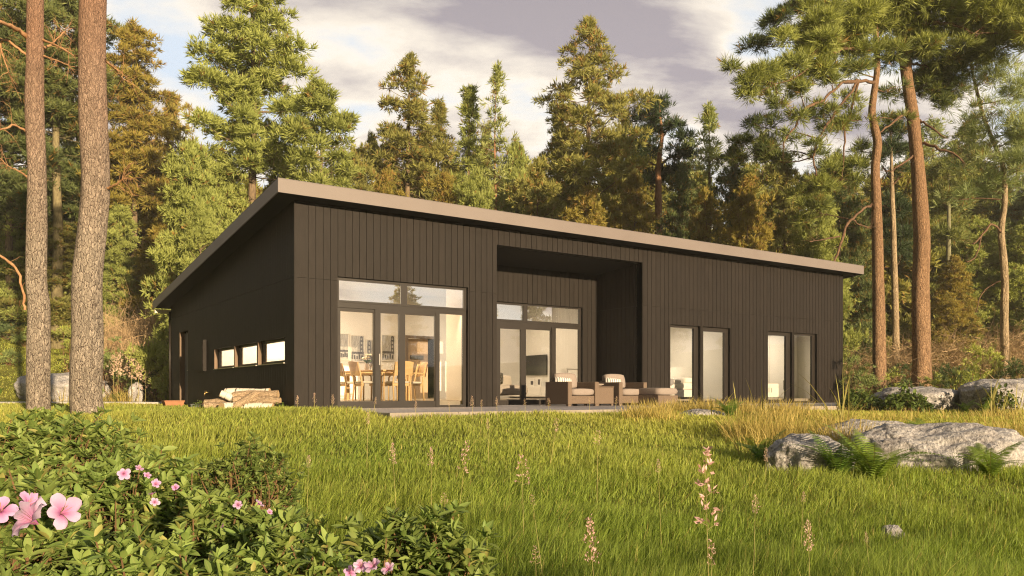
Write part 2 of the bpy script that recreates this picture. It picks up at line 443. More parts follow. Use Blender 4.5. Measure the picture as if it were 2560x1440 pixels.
DIN = (.957, 4.226, -.3, 2.836); REC = (5.04, 9.849, -.3, 3.935)
BED = [(10.929, 12.154, -.3, 2.276), (12.256, 13.453, -.3, 2.276), (15.2, 16.411, -.3, 2.272), (16.513, 17.709, -.3, 2.272)]
FOPS = [DIN, REC] + BED
flat = lambda t: zsoff(0) + .02
mb = MB(); cladding(mb, lambda m, c, d, a, b: m.box(c, d, 0, .022, a, b), 0, 19.128, FOPS, -.3, flat, first=.30)
mb.build('front_cladding', m_clad, house)
mb = MB()
for c, d, a, b, _, _ in wall_cells(.022, 19.106, 30, FOPS, -.3, flat): mb.box(c, d, .0225, .22, a, b)
mb.build('front_wall', m_back, house)
mb = MB()
for c, d, a, b, _, _ in wall_cells(.24, 18.9, 30, FOPS, .0, lambda t: 3.9): mb.box(c, d, .2205, .24, a, b)
mb.build('interior_wall', m_iwall, house)
# gable wall on the near end
GW = [(4.5, 6.415, .985, 1.524), (2.58, 4.44, .985, 1.524), (.6, 2.5, .985, 1.524)]
GD = (9.5, 10.64, -.3, 2.25)
GOPS = GW + [GD]
mb = MB(); cladding(mb, lambda m, c, d, a, b: m.box(0, .022, c, d, a, b), .0225, 11.9, GOPS, -.3, lambda y: zsoff(y) + .03, gap=.006, first=.30)
mb.build('gable_cladding', m_gable, house)
mb = MB()
for c, d, a, b, _, _ in wall_cells(.2205, 11.88, .6, GOPS, -.3, lambda y: zsoff(y) + .03): mb.box(.0225, .2, c, d, a, b)
mb.build('gable_wall', m_back, house)
mb = MB()
for c, d, a, b, _, _ in wall_cells(.2405, 11.6, .6, GOPS, 0, lambda y: zsoff(y) - .02): mb.box(.2005, .22, c, d, a, b)
mb.build('inner_lining', m_iwall, house)
# far end and rear walls
mb = MB()
for y in np.arange(.2205, 11.9, .6):
    mb.box(18.93, 19.1275, y, min(y + .6, 11.88), -.3, zsoff(min(y + .6, 11.88)) + .03)
mb.build('far_wall', m_gable, house)
mb = MB(); mb.box(.0, 19.128, 11.88, 11.9, -.3, zsoff(11.9) + .02); mb.build('rear_wall', m_gable, house)
# recess
back_ops = [(6.317, 9.33, -.3, 2.824)]
rt = lambda t: 3.81
mb = MB(); cladding(mb, lambda m, c, d, a, b: m.box(c, d, 1.96, 1.982, a, b), 5.04, 9.849, back_ops, -.3, rt)
cladding(mb, lambda m, c, d, a, b: m.box(9.849, 9.871, c, d, a, b), .0225, 1.96, [], -.3, lambda y: 3.94 - .066 * y + .02)
cladding(mb, lambda m, c, d, a, b: m.box(5.018, 5.04, c, d, a, b), .0225, 1.96, [], -.3, lambda y: 3.94 - .066 * y + .02)
mb.build('recess_cladding', m_clad, house)
mb = MB()
for c, d, a, b, _, _ in wall_cells(5.0, 9.9, 30, back_ops, -.3, lambda t: 3.95): mb.box(c, d, 1.9825, 2.16, a, b)
mb.box(9.8715, 10.0, .2405, 1.982, -.3, 3.95); mb.box(4.9, 5.0175, .2405, 1.982, -.3, 3.95)
mb.prism([(.23, 3.925), (1.96, 3.81), (1.96, 3.96), (.23, 3.96)], 0, 5.04, 9.849)
mb.build('recess_wall', m_back, house)
# roof
mb = MB()
mb.prism([(-.452, zsoff(-.452)), (12.26, zsoff(12.26)), (12.26, zsoff(12.26) + .16), (-.452, zsoff(-.452) + .19)], 0, -.472, 19.575)
roof = mb.build('roof', m_soffit, house)
mb = MB()
mb.box(-.50, 19.60, -.48, -.455, 4.35, 4.625)
mb.box(-.502, 19.602, -.484, -.44, 4.622, 4.634); mb.box(-.497, -.455, -.4835, -.4795, 4.353, 4.6215)
mb.build('fascia', m_fascia, roof)

for x0, x1 in ((-.5, -.474), (19.576, 19.6)):
    mb = MB(); mb.prism([(-.4545, 4.35), (12.285, 3.07), (12.285, 3.315), (-.4545, 4.622)], 0, x0, x1); mb.build('verge_board', m_fascia, roof)
mb = MB(); mb.prism([(-.4795, 4.626), (12.285, 3.317), (12.285, 3.335), (-.4795, 4.640)], 0, -.499, 19.599)
mb.build('roof_sheet', mat('dark_roof_sheet', (.05, .048, .05), rough=.5), roof)
mb = MB(); mb.box(-.47, 19.57, 12.06, 12.2, 2.95, 3.07); mb.build('gutter', m_cream, house)
mb = MB(); mb.tube([(-.03, 11.93, -.2), (-.03, 11.93, 3.0)], .035, 8); mb.build('downpipe', m_frame, house, smooth=True)
mb = MB(); mb.box(.0, .05, -.006, .0, -.3, zsoff(0)); mb.box(19.08, 19.128, -.006, 0, -.3, zsoff(0)); mb.box(.05, 19.08, -.012, 0, zsoff(0) - .035, zsoff(0) - .002)
mb.build('corner_trim', m_clad, house)

# glazing -----------------------------------------------------------------------
def pane(parent, x0, x1, z0, z1, y, m=None):
    mb = MB(); mb.add([(x0, y, z0), (x1, y, z0), (x1, y, z1), (x0, y, z1)], [(0, 1, 2, 3)])
    return mb.build('pane', m or m_glass, parent)

def frame_grid(name, x0, x1, z0, z1, panes, y, depth=.07, ob=None, parent=house, lab=None):
    """frame = the rectangle minus its panes; every pane is a sub-part set back in it"""
    mb = MB()
    for c, d, a, b, _, _ in wall_cells(x0, x1, 99, [tuple(p[:4]) for p in panes], z0, lambda t: z1):
        mb.box(c, d, y, y + depth, a, b)
    f = mb.build(name, m_frame, parent)
    bead = MB()
    for p in panes:
        a0, a1, b0, b1 = p[:4]
        dy_ = p[4] if len(p) > 4 else .03
        pane(f, a0 - .002, a1 + .002, b0 - .002, b1 + .002, y + dy_, m_glass_t if name == 'transom_window' else None)
    return f

# dining: transom lights above, sliding doors below
frame_grid('transom_window', .957, 4.226, 2.30, 2.836, [(1.022, 2.511, 2.342, 2.772), (2.657, 4.161, 2.342, 2.775)], .085, .08)
dd = frame_grid('glass_door', .957, 4.226, -.02, 2.2995, [(1.058, 1.847, .146, 2.109, .06), (1.997, 2.471, .146, 2.117), (2.617, 3.397, .146, 2.117), (3.509, 4.15, .047, 2.184, .02)], .10, .08)
mb = MB(); mb.box(1.86, 1.99, .062, .0995, .05, 2.19); mb.box(.975, 1.8605, .07, .0995, 2.185, 2.235); mb.build('sliding_track', m_frame, dd)
mb = MB(); mb.box(3.405, 3.50, .08, .0995, .0, 2.2); mb.build('door_post', m_frame, dd)
mb = MB(); mb.box(1.945, 1.965, .035, .0615, .95, 1.2); mb.build('door_handle', m_steel, dd)
# living room in the recess
frame_grid('transom_window', 6.317, 9.33, 2.30, 2.824, [(6.38, 7.268, 2.355, 2.764), (7.405, 9.276, 2.352, 2.78)], 2.045, .08)
ld = frame_grid('glass_door', 6.317, 9.33, -.02, 2.2995, [(6.50, 7.2, .129, 2.1), (7.364, 8.247, .129, 2.113), (8.391, 9.276, .123, 2.19)], 2.06, .08)
mb = MB(); mb.box(8.25, 8.385, 2.02, 2.0595, .05, 2.2); mb.build('sliding_track', m_frame, ld)
# bedrooms
BP = [(11.0, 11.985, .10, 2.21, .03), (12.381, 13.30, .10, 2.147, .03), (15.27, 16.219, .11, 2.15, .03), (16.60, 17.571, .06, 2.207, .03)]
for o, p in zip(BED, BP):
    frame_grid('glass_door', o[0], o[1], -.02, o[3], [p], .095, .08)
# gable windows: same idea turned a quarter
for o in GW:
    mb = MB()
    y0, y1, z0, z1 = o
    mb.box(.10, .17, y0, y0 + .07, z0, z1); mb.box(.10, .17, y1 - .07, y1, z0, z1)
    mb.box(.10, .17, y0 + .07, y1 - .07, z0, z0 + .06); mb.box(.10, .17, y0 + .07, y1 - .07, z1 - .06, z1)
    f = mb.build('window', m_frame, house)
    p = MB(); p.add([(.13, y0 + .069, z0 + .059), (.13, y1 - .069, z0 + .059), (.13, y1 - .069, z1 - .059), (.13, y0 + .069, z1 - .059)], [(0, 1, 2, 3)]); p.build('pane', m_gglass, f)
    s = MB(); s.box(-.025, .0995, y0 + .002, y1 - .002, z0 - .02, z0 - .002); s.build('sill', m_steel, f)
# lit reveals of the openings are lined with brown boards
m_rev = mat('brown_reveal', (.17, .115, .075), (.2, .135, .09), scale=3, rough=.6, stretch=(4, 4, .6))
for o in GW + [GD]:
    mb = MB(); mb.box(.001, .0995 if o is not GD else .15, o[1] - .014, o[1] - .001, max(o[2], 0) + .001, o[3] - .001); mb.build('reveal_board', m_rev, house)
mb = MB(); mb.box(.15, .2, 9.55, 10.62, .0, 2.2)
dr = mb.build('door', m_doorgrey, house)
tag(dr, 'slate grey entrance door set deep in the gable')
mb = MB(); mb.box(.125, .1495, 10.02, 10.05, 1.0, 1.05); mb.box(.09, .125, 9.96, 10.07, 1.015, 1.035); mb.build('handle', m_steel, dr)
mb = MB(); mb.box(.14, .1495, 9.72, 9.9, 1.55, 1.66); mb.build('letter_plate', mat('bronze_plate', (.3, .2, .14), rough=.5), dr)

# interior shell ------------------------------------------------------------------
FL = .14
mb = MB(); mb.prism([(.22, .2405), (4.895, .2405), (4.895, 2.162), (10.005, 2.162), (10.005, .2405), (18.93, .2405), (18.93, 11.6), (.22, 11.6)], 2, -.05, FL); mb.build('interior_floor', m_ifloor, house)
mb = MB()
mb.prism([(.245, zsoff(.245) - .16), (11.6, zsoff(11.6) - .16), (11.6, zsoff(11.6) - .12), (.245, zsoff(.245) - .12)], 0, .2205, 4.895)
mb.prism([(2.165, zsoff(2.165) - .16), (11.6, zsoff(11.6) - .16), (11.6, zsoff(11.6) - .12), (2.165, zsoff(2.165) - .12)], 0, 4.8955, 10.62)
mb.box(10.62, 18.92, .245, 5.0, 2.6, 2.64)
mb.build('ceiling', m_iwall, house)
mb = MB()
mb.box(4.86, 4.8995, .2405, 2.16, FL, 3.95)                       # inner face beside the recess
mb.box(.2205, 6.1, 7.0, 7.1, FL, 3.6); mb.box(7.25, 10.6, 7.0, 7.1, FL, 3.6); mb.box(6.1, 7.25, 7.0, 7.1, 2.18, 3.6)
mb.box(5.0, 6.3, 2.1605, 2.18, FL, 3.9); mb.box(9.35, 10.6, 2.1605, 2.18, FL, 3.9); mb.box(6.3, 9.35, 2.1605, 2.18, 2.83, 3.9)
mb.box(10.6, 10.70, 2.0, 7.0, FL, 3.9); mb.box(10.0005, 10.70, .2405, 1.99, FL, 3.9)
mb.box(14.3, 14.4, .2405, 5.0, FL, 2.6); mb.box(10.7, 18.9, 4.2, 4.3, FL, 2.6); mb.box(18.6, 18.7, .2405, 4.2, FL, 2.6)
mb.box(5.6, 7.9, 9.4, 9.5, FL, 3.2)
mb.build('interior_wall', m_iwall, house)
mb = MB()
for a, b, c, d in ((6.1, 6.19, FL, 2.18), (7.16, 7.25, FL, 2.18), (6.19, 7.16, 2.09, 2.18)): mb.box(a, b, 6.97, 6.9995, c, d)
dfr = mb.build('interior_doorway', mat('dark_door_lining', (.16, .12, .09), rough=.5), house)
mb = MB(); mb.box(6.195, 7.0, 7.15, 7.2, FL, 2.09); mb.build('door_leaf', m_idoor, dfr)
mb = MB(); mb.box(6.35, 6.83, 7.13, 7.1495, 1.42, 1.55); mb.build('plate', mat('grey_door_plate', (.12, .12, .11), rough=.4), dfr)
mb = MB(); mb.box(.25, .85, .3, 6.6, FL, .93); mb.box(.235, .9, .28, 6.65, .93, .97)
mb.build('kitchen_counter', mat('white_cabinet', (.7, .67, .6), rough=.4), house)

def lamp(name, loc, watts, size, color=(1, .72, .42), rot=(0, 0, 0)):
    l = bpy.data.lights.new(name, 'AREA'); l.energy = watts; l.size = size; l.color = color
    o = bpy.data.objects.new(name, l); link(o); o.location = loc; o.rotation_euler = rot
    return o
lamp('dining_lamp', (2.6, 3.4, 3.6), 125, 1.6, (1, .68, .37))
lamp('kitchen_lamp', (1.6, 5.6, 3.3), 100, 1.0, (1, .86, .68))
lamp('living_lamp', (8.2, 4.6, 3.4), 60, 1.6, (1, .82, .60))
lamp('hall_lamp', (6.7, 8.3, 2.9), 25, .6)
lamp('bedroom_lamp', (12.4, 2.4, 2.55), 46, 1.0, (1, .84, .64))
lamp('bedroom_lamp', (16.6, 2.4, 2.55), 46, 1.0, (1, .84, .64))
sp_ = bpy.data.lights.new('wall_spot', 'SPOT'); sp_.energy = 70; sp_.spot_size = R(60); sp_.spot_blend = .8; sp_.color = (1, .74, .45); sp_.shadow_soft_size = .05
o = bpy.data.objects.new('wall_spot', sp_); link(o); o.location = (4.62, 1.2, 2.75); o.rotation_euler = (0, R(-14), 0)

# fittings on the gable wall
mb = MB(); mb.box(-.10, -.001, 7.25, 8.3, .94, 1.83); mb.box(-.112, -.1005, 7.30, 8.25, .99, 1.78)
tag(mb.build('meter_box', m_gable, None, bevel=.004), 'flat dark meter box on the gable between door and small windows', 'meter box')
mb = MB(); mb.tube([(-.001, 7.05, .34), (-.08, 7.05, .34)], .018); mb.tube([(-.08, 7.05, .36), (-.10, 7.05, .30), (-.10, 7.05, .24)], [.018, .016, .014]); mb.box(-.085, -.06, 6.98, 7.12, .365, .385)
tag(mb.build('garden_tap', mat('brass', (.55, .38, .16), rough=.35, metal=1), None, smooth=True), 'small brass garden tap on the gable wall beyond the firewood', 'tap')

# terrace and path -----------------------------------------------------------------
mb = MB(); mb.box(.2, 19.6, -4.13, -.001, -.35, -.004); mb.box(5.0405, 9.8485, -.0005, 1.959, -.35, -.005)
tag(mb.build('terrace', m_deck), kind='structure')
mb = MB(); mb.box(.18, 19.62, -4.17, -4.1305, -.35, -.001); tag(mb.build('terrace_edge', m_edge), kind='structure')
a = spot(-700, 28.6); b = spot(560, 28.6); c = spot(560, 31.0); d = spot(-700, 31.0)
mb = MB()
vs_ = [(*p, z) for z in (-.4, -.01) for p in (a, b, c, d)]
mb.add(vs_, [(0, 3, 2, 1), (4, 5, 6, 7), (0, 1, 5, 4), (1, 2, 6, 5), (2, 3, 7, 6), (3, 0, 4, 7)])
tag(mb.build('path', mat('pale_concrete', (.55, .52, .49), (.64, .61, .58), scale=3, rough=.8)), kind='structure')
# ================================================================ FURNITURE
m_wick_l = mat('brown_wicker', (.15, .108, .078), (.20, .146, .108), scale=60, rough=.7, bump=.6, bscale=90, lo=.4, hi=.6, stretch=(1, 1, 2))
m_cush = mat('taupe_cushion', (.27, .225, .20), (.31, .26, .23), scale=40, rough=.9, spec=.1, bump=.1, bscale=120)
def stripe_mat():
    m, nt, out = new_mat('striped_cotton')
    tc = N(nt, 'ShaderNodeTexCoord'); wv = N(nt, 'ShaderNodeTexWave', wave_type='BANDS', bands_direction='X'); wv.inputs['Scale'].default_value = 5.2
    nt.links.new(tc.outputs['Object'], wv.inputs['Vector'])
    r = ramp(nt, [(.12, (.06, .06, .07)), (.22, (.78, .74, .68))], wv.outputs['Fac'])
    b = N(nt, 'ShaderNodeBsdfPrincipled'); b.inputs['Roughness'].default_value = .9
    nt.links.new(r.outputs[0], b.inputs['Base Color']); nt.links.new(b.outputs[0], out.inputs[0]); return m
m_stripe = stripe_mat()

def cushion(name, x0, x1, y0, y1, z0, z1, m, parent=None, puff=.5, M=None):
    """soft block: a subdivided box whose faces belly out"""
    n = 7; V = []; F = []
    cx, cy_, cz = (x0 + x1) / 2, (y0 + y1) / 2, (z0 + z1) / 2
    bm_v = {}
    def vert(i, j, k):
        key = (i, j, k)
        if key in bm_v: return bm_v[key]
        a, b, c = (2 * i / n - 1, 2 * j / n - 1, 2 * k / n - 1)
        fa = 1 - .10 * (b * b + c * c) * .5; fb = 1 - .10 * (a * a + c * c) * .5
        fc = 1 - puff * .55 * (max(abs(a), .0) ** 3 + max(abs(b), .0) ** 3) * .5
        p = (cx + a * fa * (x1 - x0) / 2, cy_ + b * fb * (y1 - y0) / 2, cz + c * fc * (z1 - z0) / 2)
        if M is not None: p = tuple(M @ Vector(p))
        bm_v[key] = len(V); V.append(p); return bm_v[key]
    for a in range(n):
        for b in range(n):
            for s in (0, n):
                q = [vert(a, b, s), vert(a + 1, b, s), vert(a + 1, b + 1, s), vert(a, b + 1, s)]; F.append(q if s else q[::-1])
                q = [vert(a, s, b), vert(a + 1, s, b), vert(a + 1, s, b + 1), vert(a, s, b + 1)]; F.append(q[::-1] if s else q)
                q = [vert(s, a, b), vert(s, a + 1, b), vert(s, a + 1, b + 1), vert(s, a, b + 1)]; F.append(q if s else q[::-1])
    mb = MB(); mb.add(V, F)
    return mb.build(name, m, parent, smooth=True)

def armchair(loc, rz, label):
    t = thing('wicker_armchair', label, 'armchair', loc, rz, 'wicker armchairs on the terrace')
    W = 1.0; D = .95
    for s in (0, 1):
        x0 = 0 if s == 0 else W - .13
        mb = MB(); mb.box(x0, x0 + .13, 0, D, .045, .615); mb.build('armrest', m_wick_l, t, bevel=.012)
    mb = MB(); mb.box(.1305, W - .1305, .03, D - .14, .06, .26); mb.build('seat_base', m_wick_l, t, bevel=.01)
    mb = MB(); mb.box(.1305, W - .1305, D - .135, D, .06, .66); mb.build('backrest', m_wick_l, t, bevel=.012)
    for x in (.01, W - .11):
        for y in (.01, D - .09):
            mb = MB(); mb.box(x, x + .1, y, y + .08, 0, .0445); mb.build('leg', m_wick_l, t)
    cushion('seat_cushion', .14, W - .14, -.01, D - .17, .262, .45, m_cush, t)
    Mx = Matrix.Translation((0, .66, .45)) @ Matrix.Rotation(R(-12), 4, 'X')
    cushion('back_cushion', .15, W - .15, -.02, .17, .0, .42, m_cush, t, M=Mx)
    return t
armchair((6.69, -.70, -.004), 0, 'wicker armchair in front of the glass doors, the one nearer the gable')
armchair((8.46, -.60, -.004), 0, 'wicker armchair behind the long footstool, beside the side table')
def pillow(loc, label):
    mb = MB(); n = 8; V = []; F = []
    for side in (1, -1):
        b0 = len(V)
        for i in range(n + 1):
            for j in range(n + 1):
                a, b = 2 * i / n - 1, 2 * j / n - 1
                th = .085 * (1 - a ** 4) * (1 - b ** 4)
                V.append((a * .22 * (1 - .06 * b * b), side * th, b * .155 * (1 - .06 * a * a)))
        for i in range(n):
            for j in range(n):
                q = [b0 + i * (n + 1) + j, b0 + (i + 1) * (n + 1) + j, b0 + (i + 1) * (n + 1) + j + 1, b0 + i * (n + 1) + j + 1]
                F.append(q if side < 0 else q[::-1])
    mb.add(V, F); o = mb.build('striped_pillow', m_stripe, None, smooth=True)
    o.location = loc; o.rotation_euler = (R(-24), R(6), R(-20))
    tag(o, label, 'pillow', 'striped pillows on the wicker armchairs')
pillow((6.96, -.17, .585), 'black and white striped pillow on the wicker armchair before the glass doors')
pillow((8.73, -.07, .585), 'black and white striped pillow on the wicker armchair behind the footstool')
t = thing('side_table', 'square wicker side table between the two armchairs', 'side table', (7.80, -.50, -.004))
mb = MB(); mb.box(0, .56, 0, .56, .05, .475); mb.build('body', m_wick_l, t, bevel=.008)
mb = MB(); mb.box(-.012, .572, -.012, .572, .4755, .50); mb.build('tabletop', m_wick_l, t, bevel=.006)
for x in (.01, .49):
    for y in (.01, .49):
        mb = MB(); mb.box(x, x + .06, y, y + .06, 0, .0495); mb.build('leg', m_wick_l, t)
mb = MB(); mb.lathe([(.05, .4965), (.10, .51), (.17, .545), (.19, .565), (.18, .565), (.10, .525), (.01, .515)], 20, c=(8.05, -.2))
tag(mb.build('bowl', mat('stone_bowl', (.42, .36, .31), rough=.6), None, smooth=True), 'shallow stone bowl on the wicker side table', 'bowl')
t = thing('footstool', 'low wicker footstool with a taupe cushion at the terrace end', 'footstool', (9.16, -1.32, -.004))
mb = MB(); mb.box(0, .72, 0, .85, .05, .27); mb.build('body', m_wick_l, t, bevel=.01)
cushion('seat_cushion', -.01, .73, -.01, .86, .272, .47, m_cush, t)
for x in (.01, .63):
    for y in (.01, .76):
        mb = MB(); mb.box(x, x + .08, y, y + .08, 0, .0495); mb.build('leg', m_wick_l, t)

# dining set --------------------------------------------------------------------
m_birch = mat('honey_birch', (.55, .36, .17), (.62, .42, .21), scale=4, rough=.45, stretch=(1, 1, 5))
m_seatf = mat('pale_seat_fabric', (.52, .47, .40), rough=.9)
t = thing('dining_table', 'long honey-coloured dining table inside the glass doors', 'table', (2.98, 2.35, FL))
mb = MB(); mb.box(-.58, .58, -.95, .95, .71, .75); mb.build('tabletop', m_birch, t, bevel=.006)
mb = MB(); mb.box(-.50, .50, -.87, .87, .63, .7095); mb.build('apron', m_birch, t)
for x in (-.50, .42):
    for y in (-.87, .79):
        mb = MB(); mb.box(x, x + .08, y, y + .08, 0, .6295); mb.build('leg', m_birch, t)
def dining_chair():
    t = thing('dining_chair', 'x', 'chair', (0, 0, 0), 0, 'bentwood chairs round the dining table')
    cushion('seat', -.23, .23, -.23, .23, .42, .475, m_seatf, t)
    for s in (-1, 1):
        mb = MB(); mb.tube([(s * .25, -.24, 0), (s * .25, -.245, .4), (s * .25, -.23, .60), (s * .25, -.15, .67), (s * .25, .0, .68), (s * .25, .22, .67)], .02, 6); mb.build('armrest', m_birch, t, smooth=True)
        mb = MB(); mb.tube([(s * .23, .26, 0), (s * .23, .22, .42), (s * .22, .27, .70), (s * .22, .33, .93)], [.02, .024, .022, .018], 6); mb.build('leg', m_birch, t, smooth=True)
    mb = MB()
    V = []; F = []; n = 8
    for k in range(2):
        for i in range(n + 1):
            a = i / n * 2 - 1
            for zz in (.62, .95):
                V.append((a * .24, .30 + (zz - .7) * .22 - .05 * (1 - a * a) * -1 + k * .018, zz - .03 * a * a))
    m_ = (n + 1) * 2
    for i in range(n):
        a = i * 2
        F += [(a, a + 2, a + 3, a + 1), (m_ + a + 1, m_ + a + 3, m_ + a + 2, m_ + a), (a + 1, a + 3, m_ + a + 3, m_ + a + 1), (a, m_ + a, m_ + a + 2, a + 2)]
    mb.add(V, F); mb.build('backrest', m_birch, t, smooth=False)
    mb = MB(); mb.box(-.22, .22, -.21, -.17, .36, .4195); mb.box(-.22, .22, .17, .21, .36, .4195); mb.build('seat_frame', m_birch, t)
    return t
dc = dining_chair()
CH = [(2.42, 1.78, 90, 'bentwood chair seen side-on behind the first glass pane, its back to the corner boards'),
      (3.62, 1.80, -90, 'bentwood chair seen side-on before the tan interior door, its back to the bright fixed pane'),
      (2.42, 2.75, 90, 'bentwood chair mostly hidden behind the first side-on dining chair'),
      (3.62, 2.80, -90, 'bentwood chair mostly hidden behind the dining chair by the tan door'),
      (2.98, 1.22, 180, 'bentwood chair at the near end of the dining table, behind the dark door post')]
for i, (x, y, rz, lb) in enumerate(CH):
    c = dc if i == 0 else copy_tree(dc)
    c.location = (x, y, FL); c.rotation_euler = (0, 0, R(rz)); c['label'] = lb
t = thing('flower_vase', 'white vase of cream blossoms on the dining table', 'vase', (2.66, 2.3, FL + .75))
mb = MB(); mb.lathe([(.045, 0), (.06, .04), (.05, .12), (.04, .16), (.045, .18)], 14); mb.build('vase', mat('white_ceramic', (.75, .72, .68), rough=.3), t, smooth=True)
rng = random.Random(5)
mb = MB()
for i in range(14):
    a = rng.uniform(0, 6.28); r = rng.uniform(.03, .13); mb.tube([(0, 0, .16), (r * .5 * math.cos(a), r * .5 * math.sin(a), .22), (r * math.cos(a), r * math.sin(a), .25)], [.004, .012, .02], 5)
mb.build('leaves', mat('vase_green', (.06, .13, .03), rough=.6), t)
mb = MB()
for i in range(11):
    a = rng.uniform(0, 6.28); r = rng.uniform(.0, .13); z = .30 + rng.uniform(-.03, .08); x, y = r * math.cos(a), r * math.sin(a)
    for k in range(7):
        b = k * .9; q = .045
        mb.add([(x, y, z), (x + q * math.cos(b), y + q * math.sin(b), z + .02 + .012 * (k % 2)), (x + q * math.cos(b + .9), y + q * math.sin(b + .9), z + .02), (x, y, z + .045)], [(0, 1, 2), (1, 3, 2)])
mb.build('blossoms', mat('cream_petals', (.8, .76, .62), rough=.8), t)
m_wg = mat('smoky_glass', (.3, .28, .25), rough=.15)
for (x, y, lb) in ((2.56, 1.85, 'small drinking glass beside the flower vase'), (2.95, 2.1, 'small drinking glass mid-table behind the door post'), (3.3, 2.15, 'small drinking glass below the tall framed print')):
    mb = MB(); mb.lathe([(.035, 0), (.008, .01), (.008, .07), (.04, .12), (.035, .17)], 10)
    o = mb.build('drinking_glass', m_wg, None, smooth=True); o.location = (x, y, FL + .75); tag(o, lb, 'glass', 'glasses on the dining table')

# framed prints: plain grey-toned bridge towers --------------------------------------
m_paper = mat('print_paper', (.50, .48, .44), (.26, .25, .23), scale=5, rough=.9, stretch=(6, 1, .8))
m_ink = mat('print_ink', (.05, .05, .055), (.12, .11, .11), scale=20, rough=.9)
m_pf = mat('pale_frame', (.7, .66, .58), rough=.5)
def print_(x0, x1, z0, z1, tower, label):
    t = thing('framed_print', label, 'picture', ((x0 + x1) / 2, 6.995, (z0 + z1) / 2), 0, 'framed prints over the dining table')
    w_, h_ = (x1 - x0) / 2, (z1 - z0) / 2
    mb = MB(); mb.box(-w_, w_, -.03, 0, -h_, -h_ + .025); mb.box(-w_, w_, -.03, 0, h_ - .025, h_); mb.box(-w_, -w_ + .025, -.03, 0, -h_ + .025, h_ - .025); mb.box(w_ - .025, w_, -.03, 0, -h_ + .025, h_ - .025); mb.build('frame', m_pf, t)
    mb = MB(); mb.box(-w_ + .02, w_ - .02, -.012, -.006, -h_ + .02, h_ - .02); pp = mb.build('print', m_paper, t)
    mb = MB()
    if tower is not None:
        tx = tower * w_
        mb.box(tx - .05, tx - .028, -.0145, -.0125, -h_ * .3, h_ * .85); mb.box(tx + .028, tx + .05, -.0145, -.0125, -h_ * .3, h_ * .85)
        for q in (.8, .5, .2, -.1): mb.box(tx - .028, tx + .028, -.0145, -.0125, q * h_, q * h_ + .05)
        for s in (-1, 1):
            pts = [(tx + s * f_ * 1.6 * w_, h_ * (.8 - 1.0 * math.sin(f_ * 1.57))) for f_ in np.linspace(0, .6, 7)]
            for p, q in zip(pts[:-1], pts[1:]):
                if abs(q[0]) < w_ - .03: mb.add([(p[0], -.0135, p[1]), (q[0], -.0135, q[1]), (q[0], -.0135, q[1] - .012), (p[0], -.0135, p[1] - .012)], [(0, 1, 2, 3)])
    mb.box(-w_ + .03, w_ - .03, -.0142, -.0125, -h_ * .42, -h_ * .25)
    for i in range(5):
        a = -w_ + .03 + i * (2 * w_ - .06) / 5; mb.box(a, a + .05, -.0148, -.0126, -h_ * .8, -h_ * (.45 + .06 * (i % 3)))
    mb.build('artwork', m_ink, pp)
print_(3.80, 4.16, 1.35, 2.15, None, 'grey print partly cut by the dark corner of the glass doors')
print_(4.21, 4.68, 1.29, 2.12, .55, 'grey print of a bridge tower above the flower vase')
print_(4.72, 5.02, 1.15, 2.0, -.2, 'grey print of a skyline just left of the dark door post')
print_(5.25, 5.73, 1.33, 2.17, .6, 'grey print of a dark tower just right of the dark door post')

# living room --------------------------------------------------------------------
t = thing('television', 'black flat television on the living room wall', 'television', (10.59, 5.96, 1.27))
mb = MB(); mb.box(-.07, -.03, -.6, .6, -.345, .345); mb.build('screen', m_black, t, bevel=.006)
mb = MB(); mb.box(-.0295, 0, -.15, .15, -.12, .12); mb.build('bracket', m_black, t)
m_white = mat('white_lacquer', (.74, .71, .65), rough=.35)
t = thing('media_console', 'long white media console under the television', 'console', (10.36, 5.6, FL))
mb = MB(); mb.box(-.23, .23, -1.5, 1.5, .05, .40); mb.build('cabinet', m_white, t, bevel=.004)
for i in range(3):
    mb = MB(); mb.box(-.245, -.2305, -1.48 + i * .99, -.52 + i * .99, .07, .38); mb.build('drawer', m_white, t)
for (y, w_, h_, lb) in ((5.85, .13, .2, 'small framed photo on the media console, the wider one'), (5.45, .10, .25, 'tall narrow framed photo on the media console')):
    t = thing('photo_frame', lb, 'photo frame', (10.3, y, FL + .40), 0, 'photo frames on the media console')
    mb = MB(); mb.box(-.01, .01, -w_, w_, 0, h_ + .05); mb.build('frame', m_white, t)
    mb = MB(); mb.box(-.014, -.0105, -w_ * .55, w_ * .55, .06, h_ - .01); mb.build('print', m_ink, t)
t = thing('sofa', 'grey sofa just inside the recessed glass doors', 'sofa', (6.9, 3.0, FL))
m_sofa = mat('greige_sofa', (.36, .31, .27), rough=.9)
cushion('seat', -.5, 1.0, -.35, .5, .12, .42, m_sofa, t, puff=.25); cushion('backrest', -.5, 1.0, .5, .75, .1, .72, m_sofa, t, puff=.2)
cushion('armrest', -.72, -.5, -.35, .75, .1, .58, m_sofa, t, puff=.2)
o = cushion('scatter_cushion', 6.95, 7.4, 3.24, 3.44, FL + .42, FL + .8, mat('leaf_print_fabric', (.2, .17, .13), (.66, .6, .5), scale=22, rough=.9, lo=.45, hi=.55), None)
tag(o, 'leaf patterned cushion on the grey sofa', 'cushion')
t = thing('wall_shelf', 'low white shelf unit behind the wicker armchair, inside the glass', 'shelf', (9.95, 3.1, FL))
for z in (.0, .3, .6, .9):
    mb = MB(); mb.box(-.4, .4, -.15, .15, z, z + .025); mb.build('shelf', m_white, t)
mb = MB(); mb.box(-.42, -.4005, -.15, .15, 0, .93); mb.box(.4005, .42, -.15, .15, 0, .93); mb.build('side_panel', m_white, t)

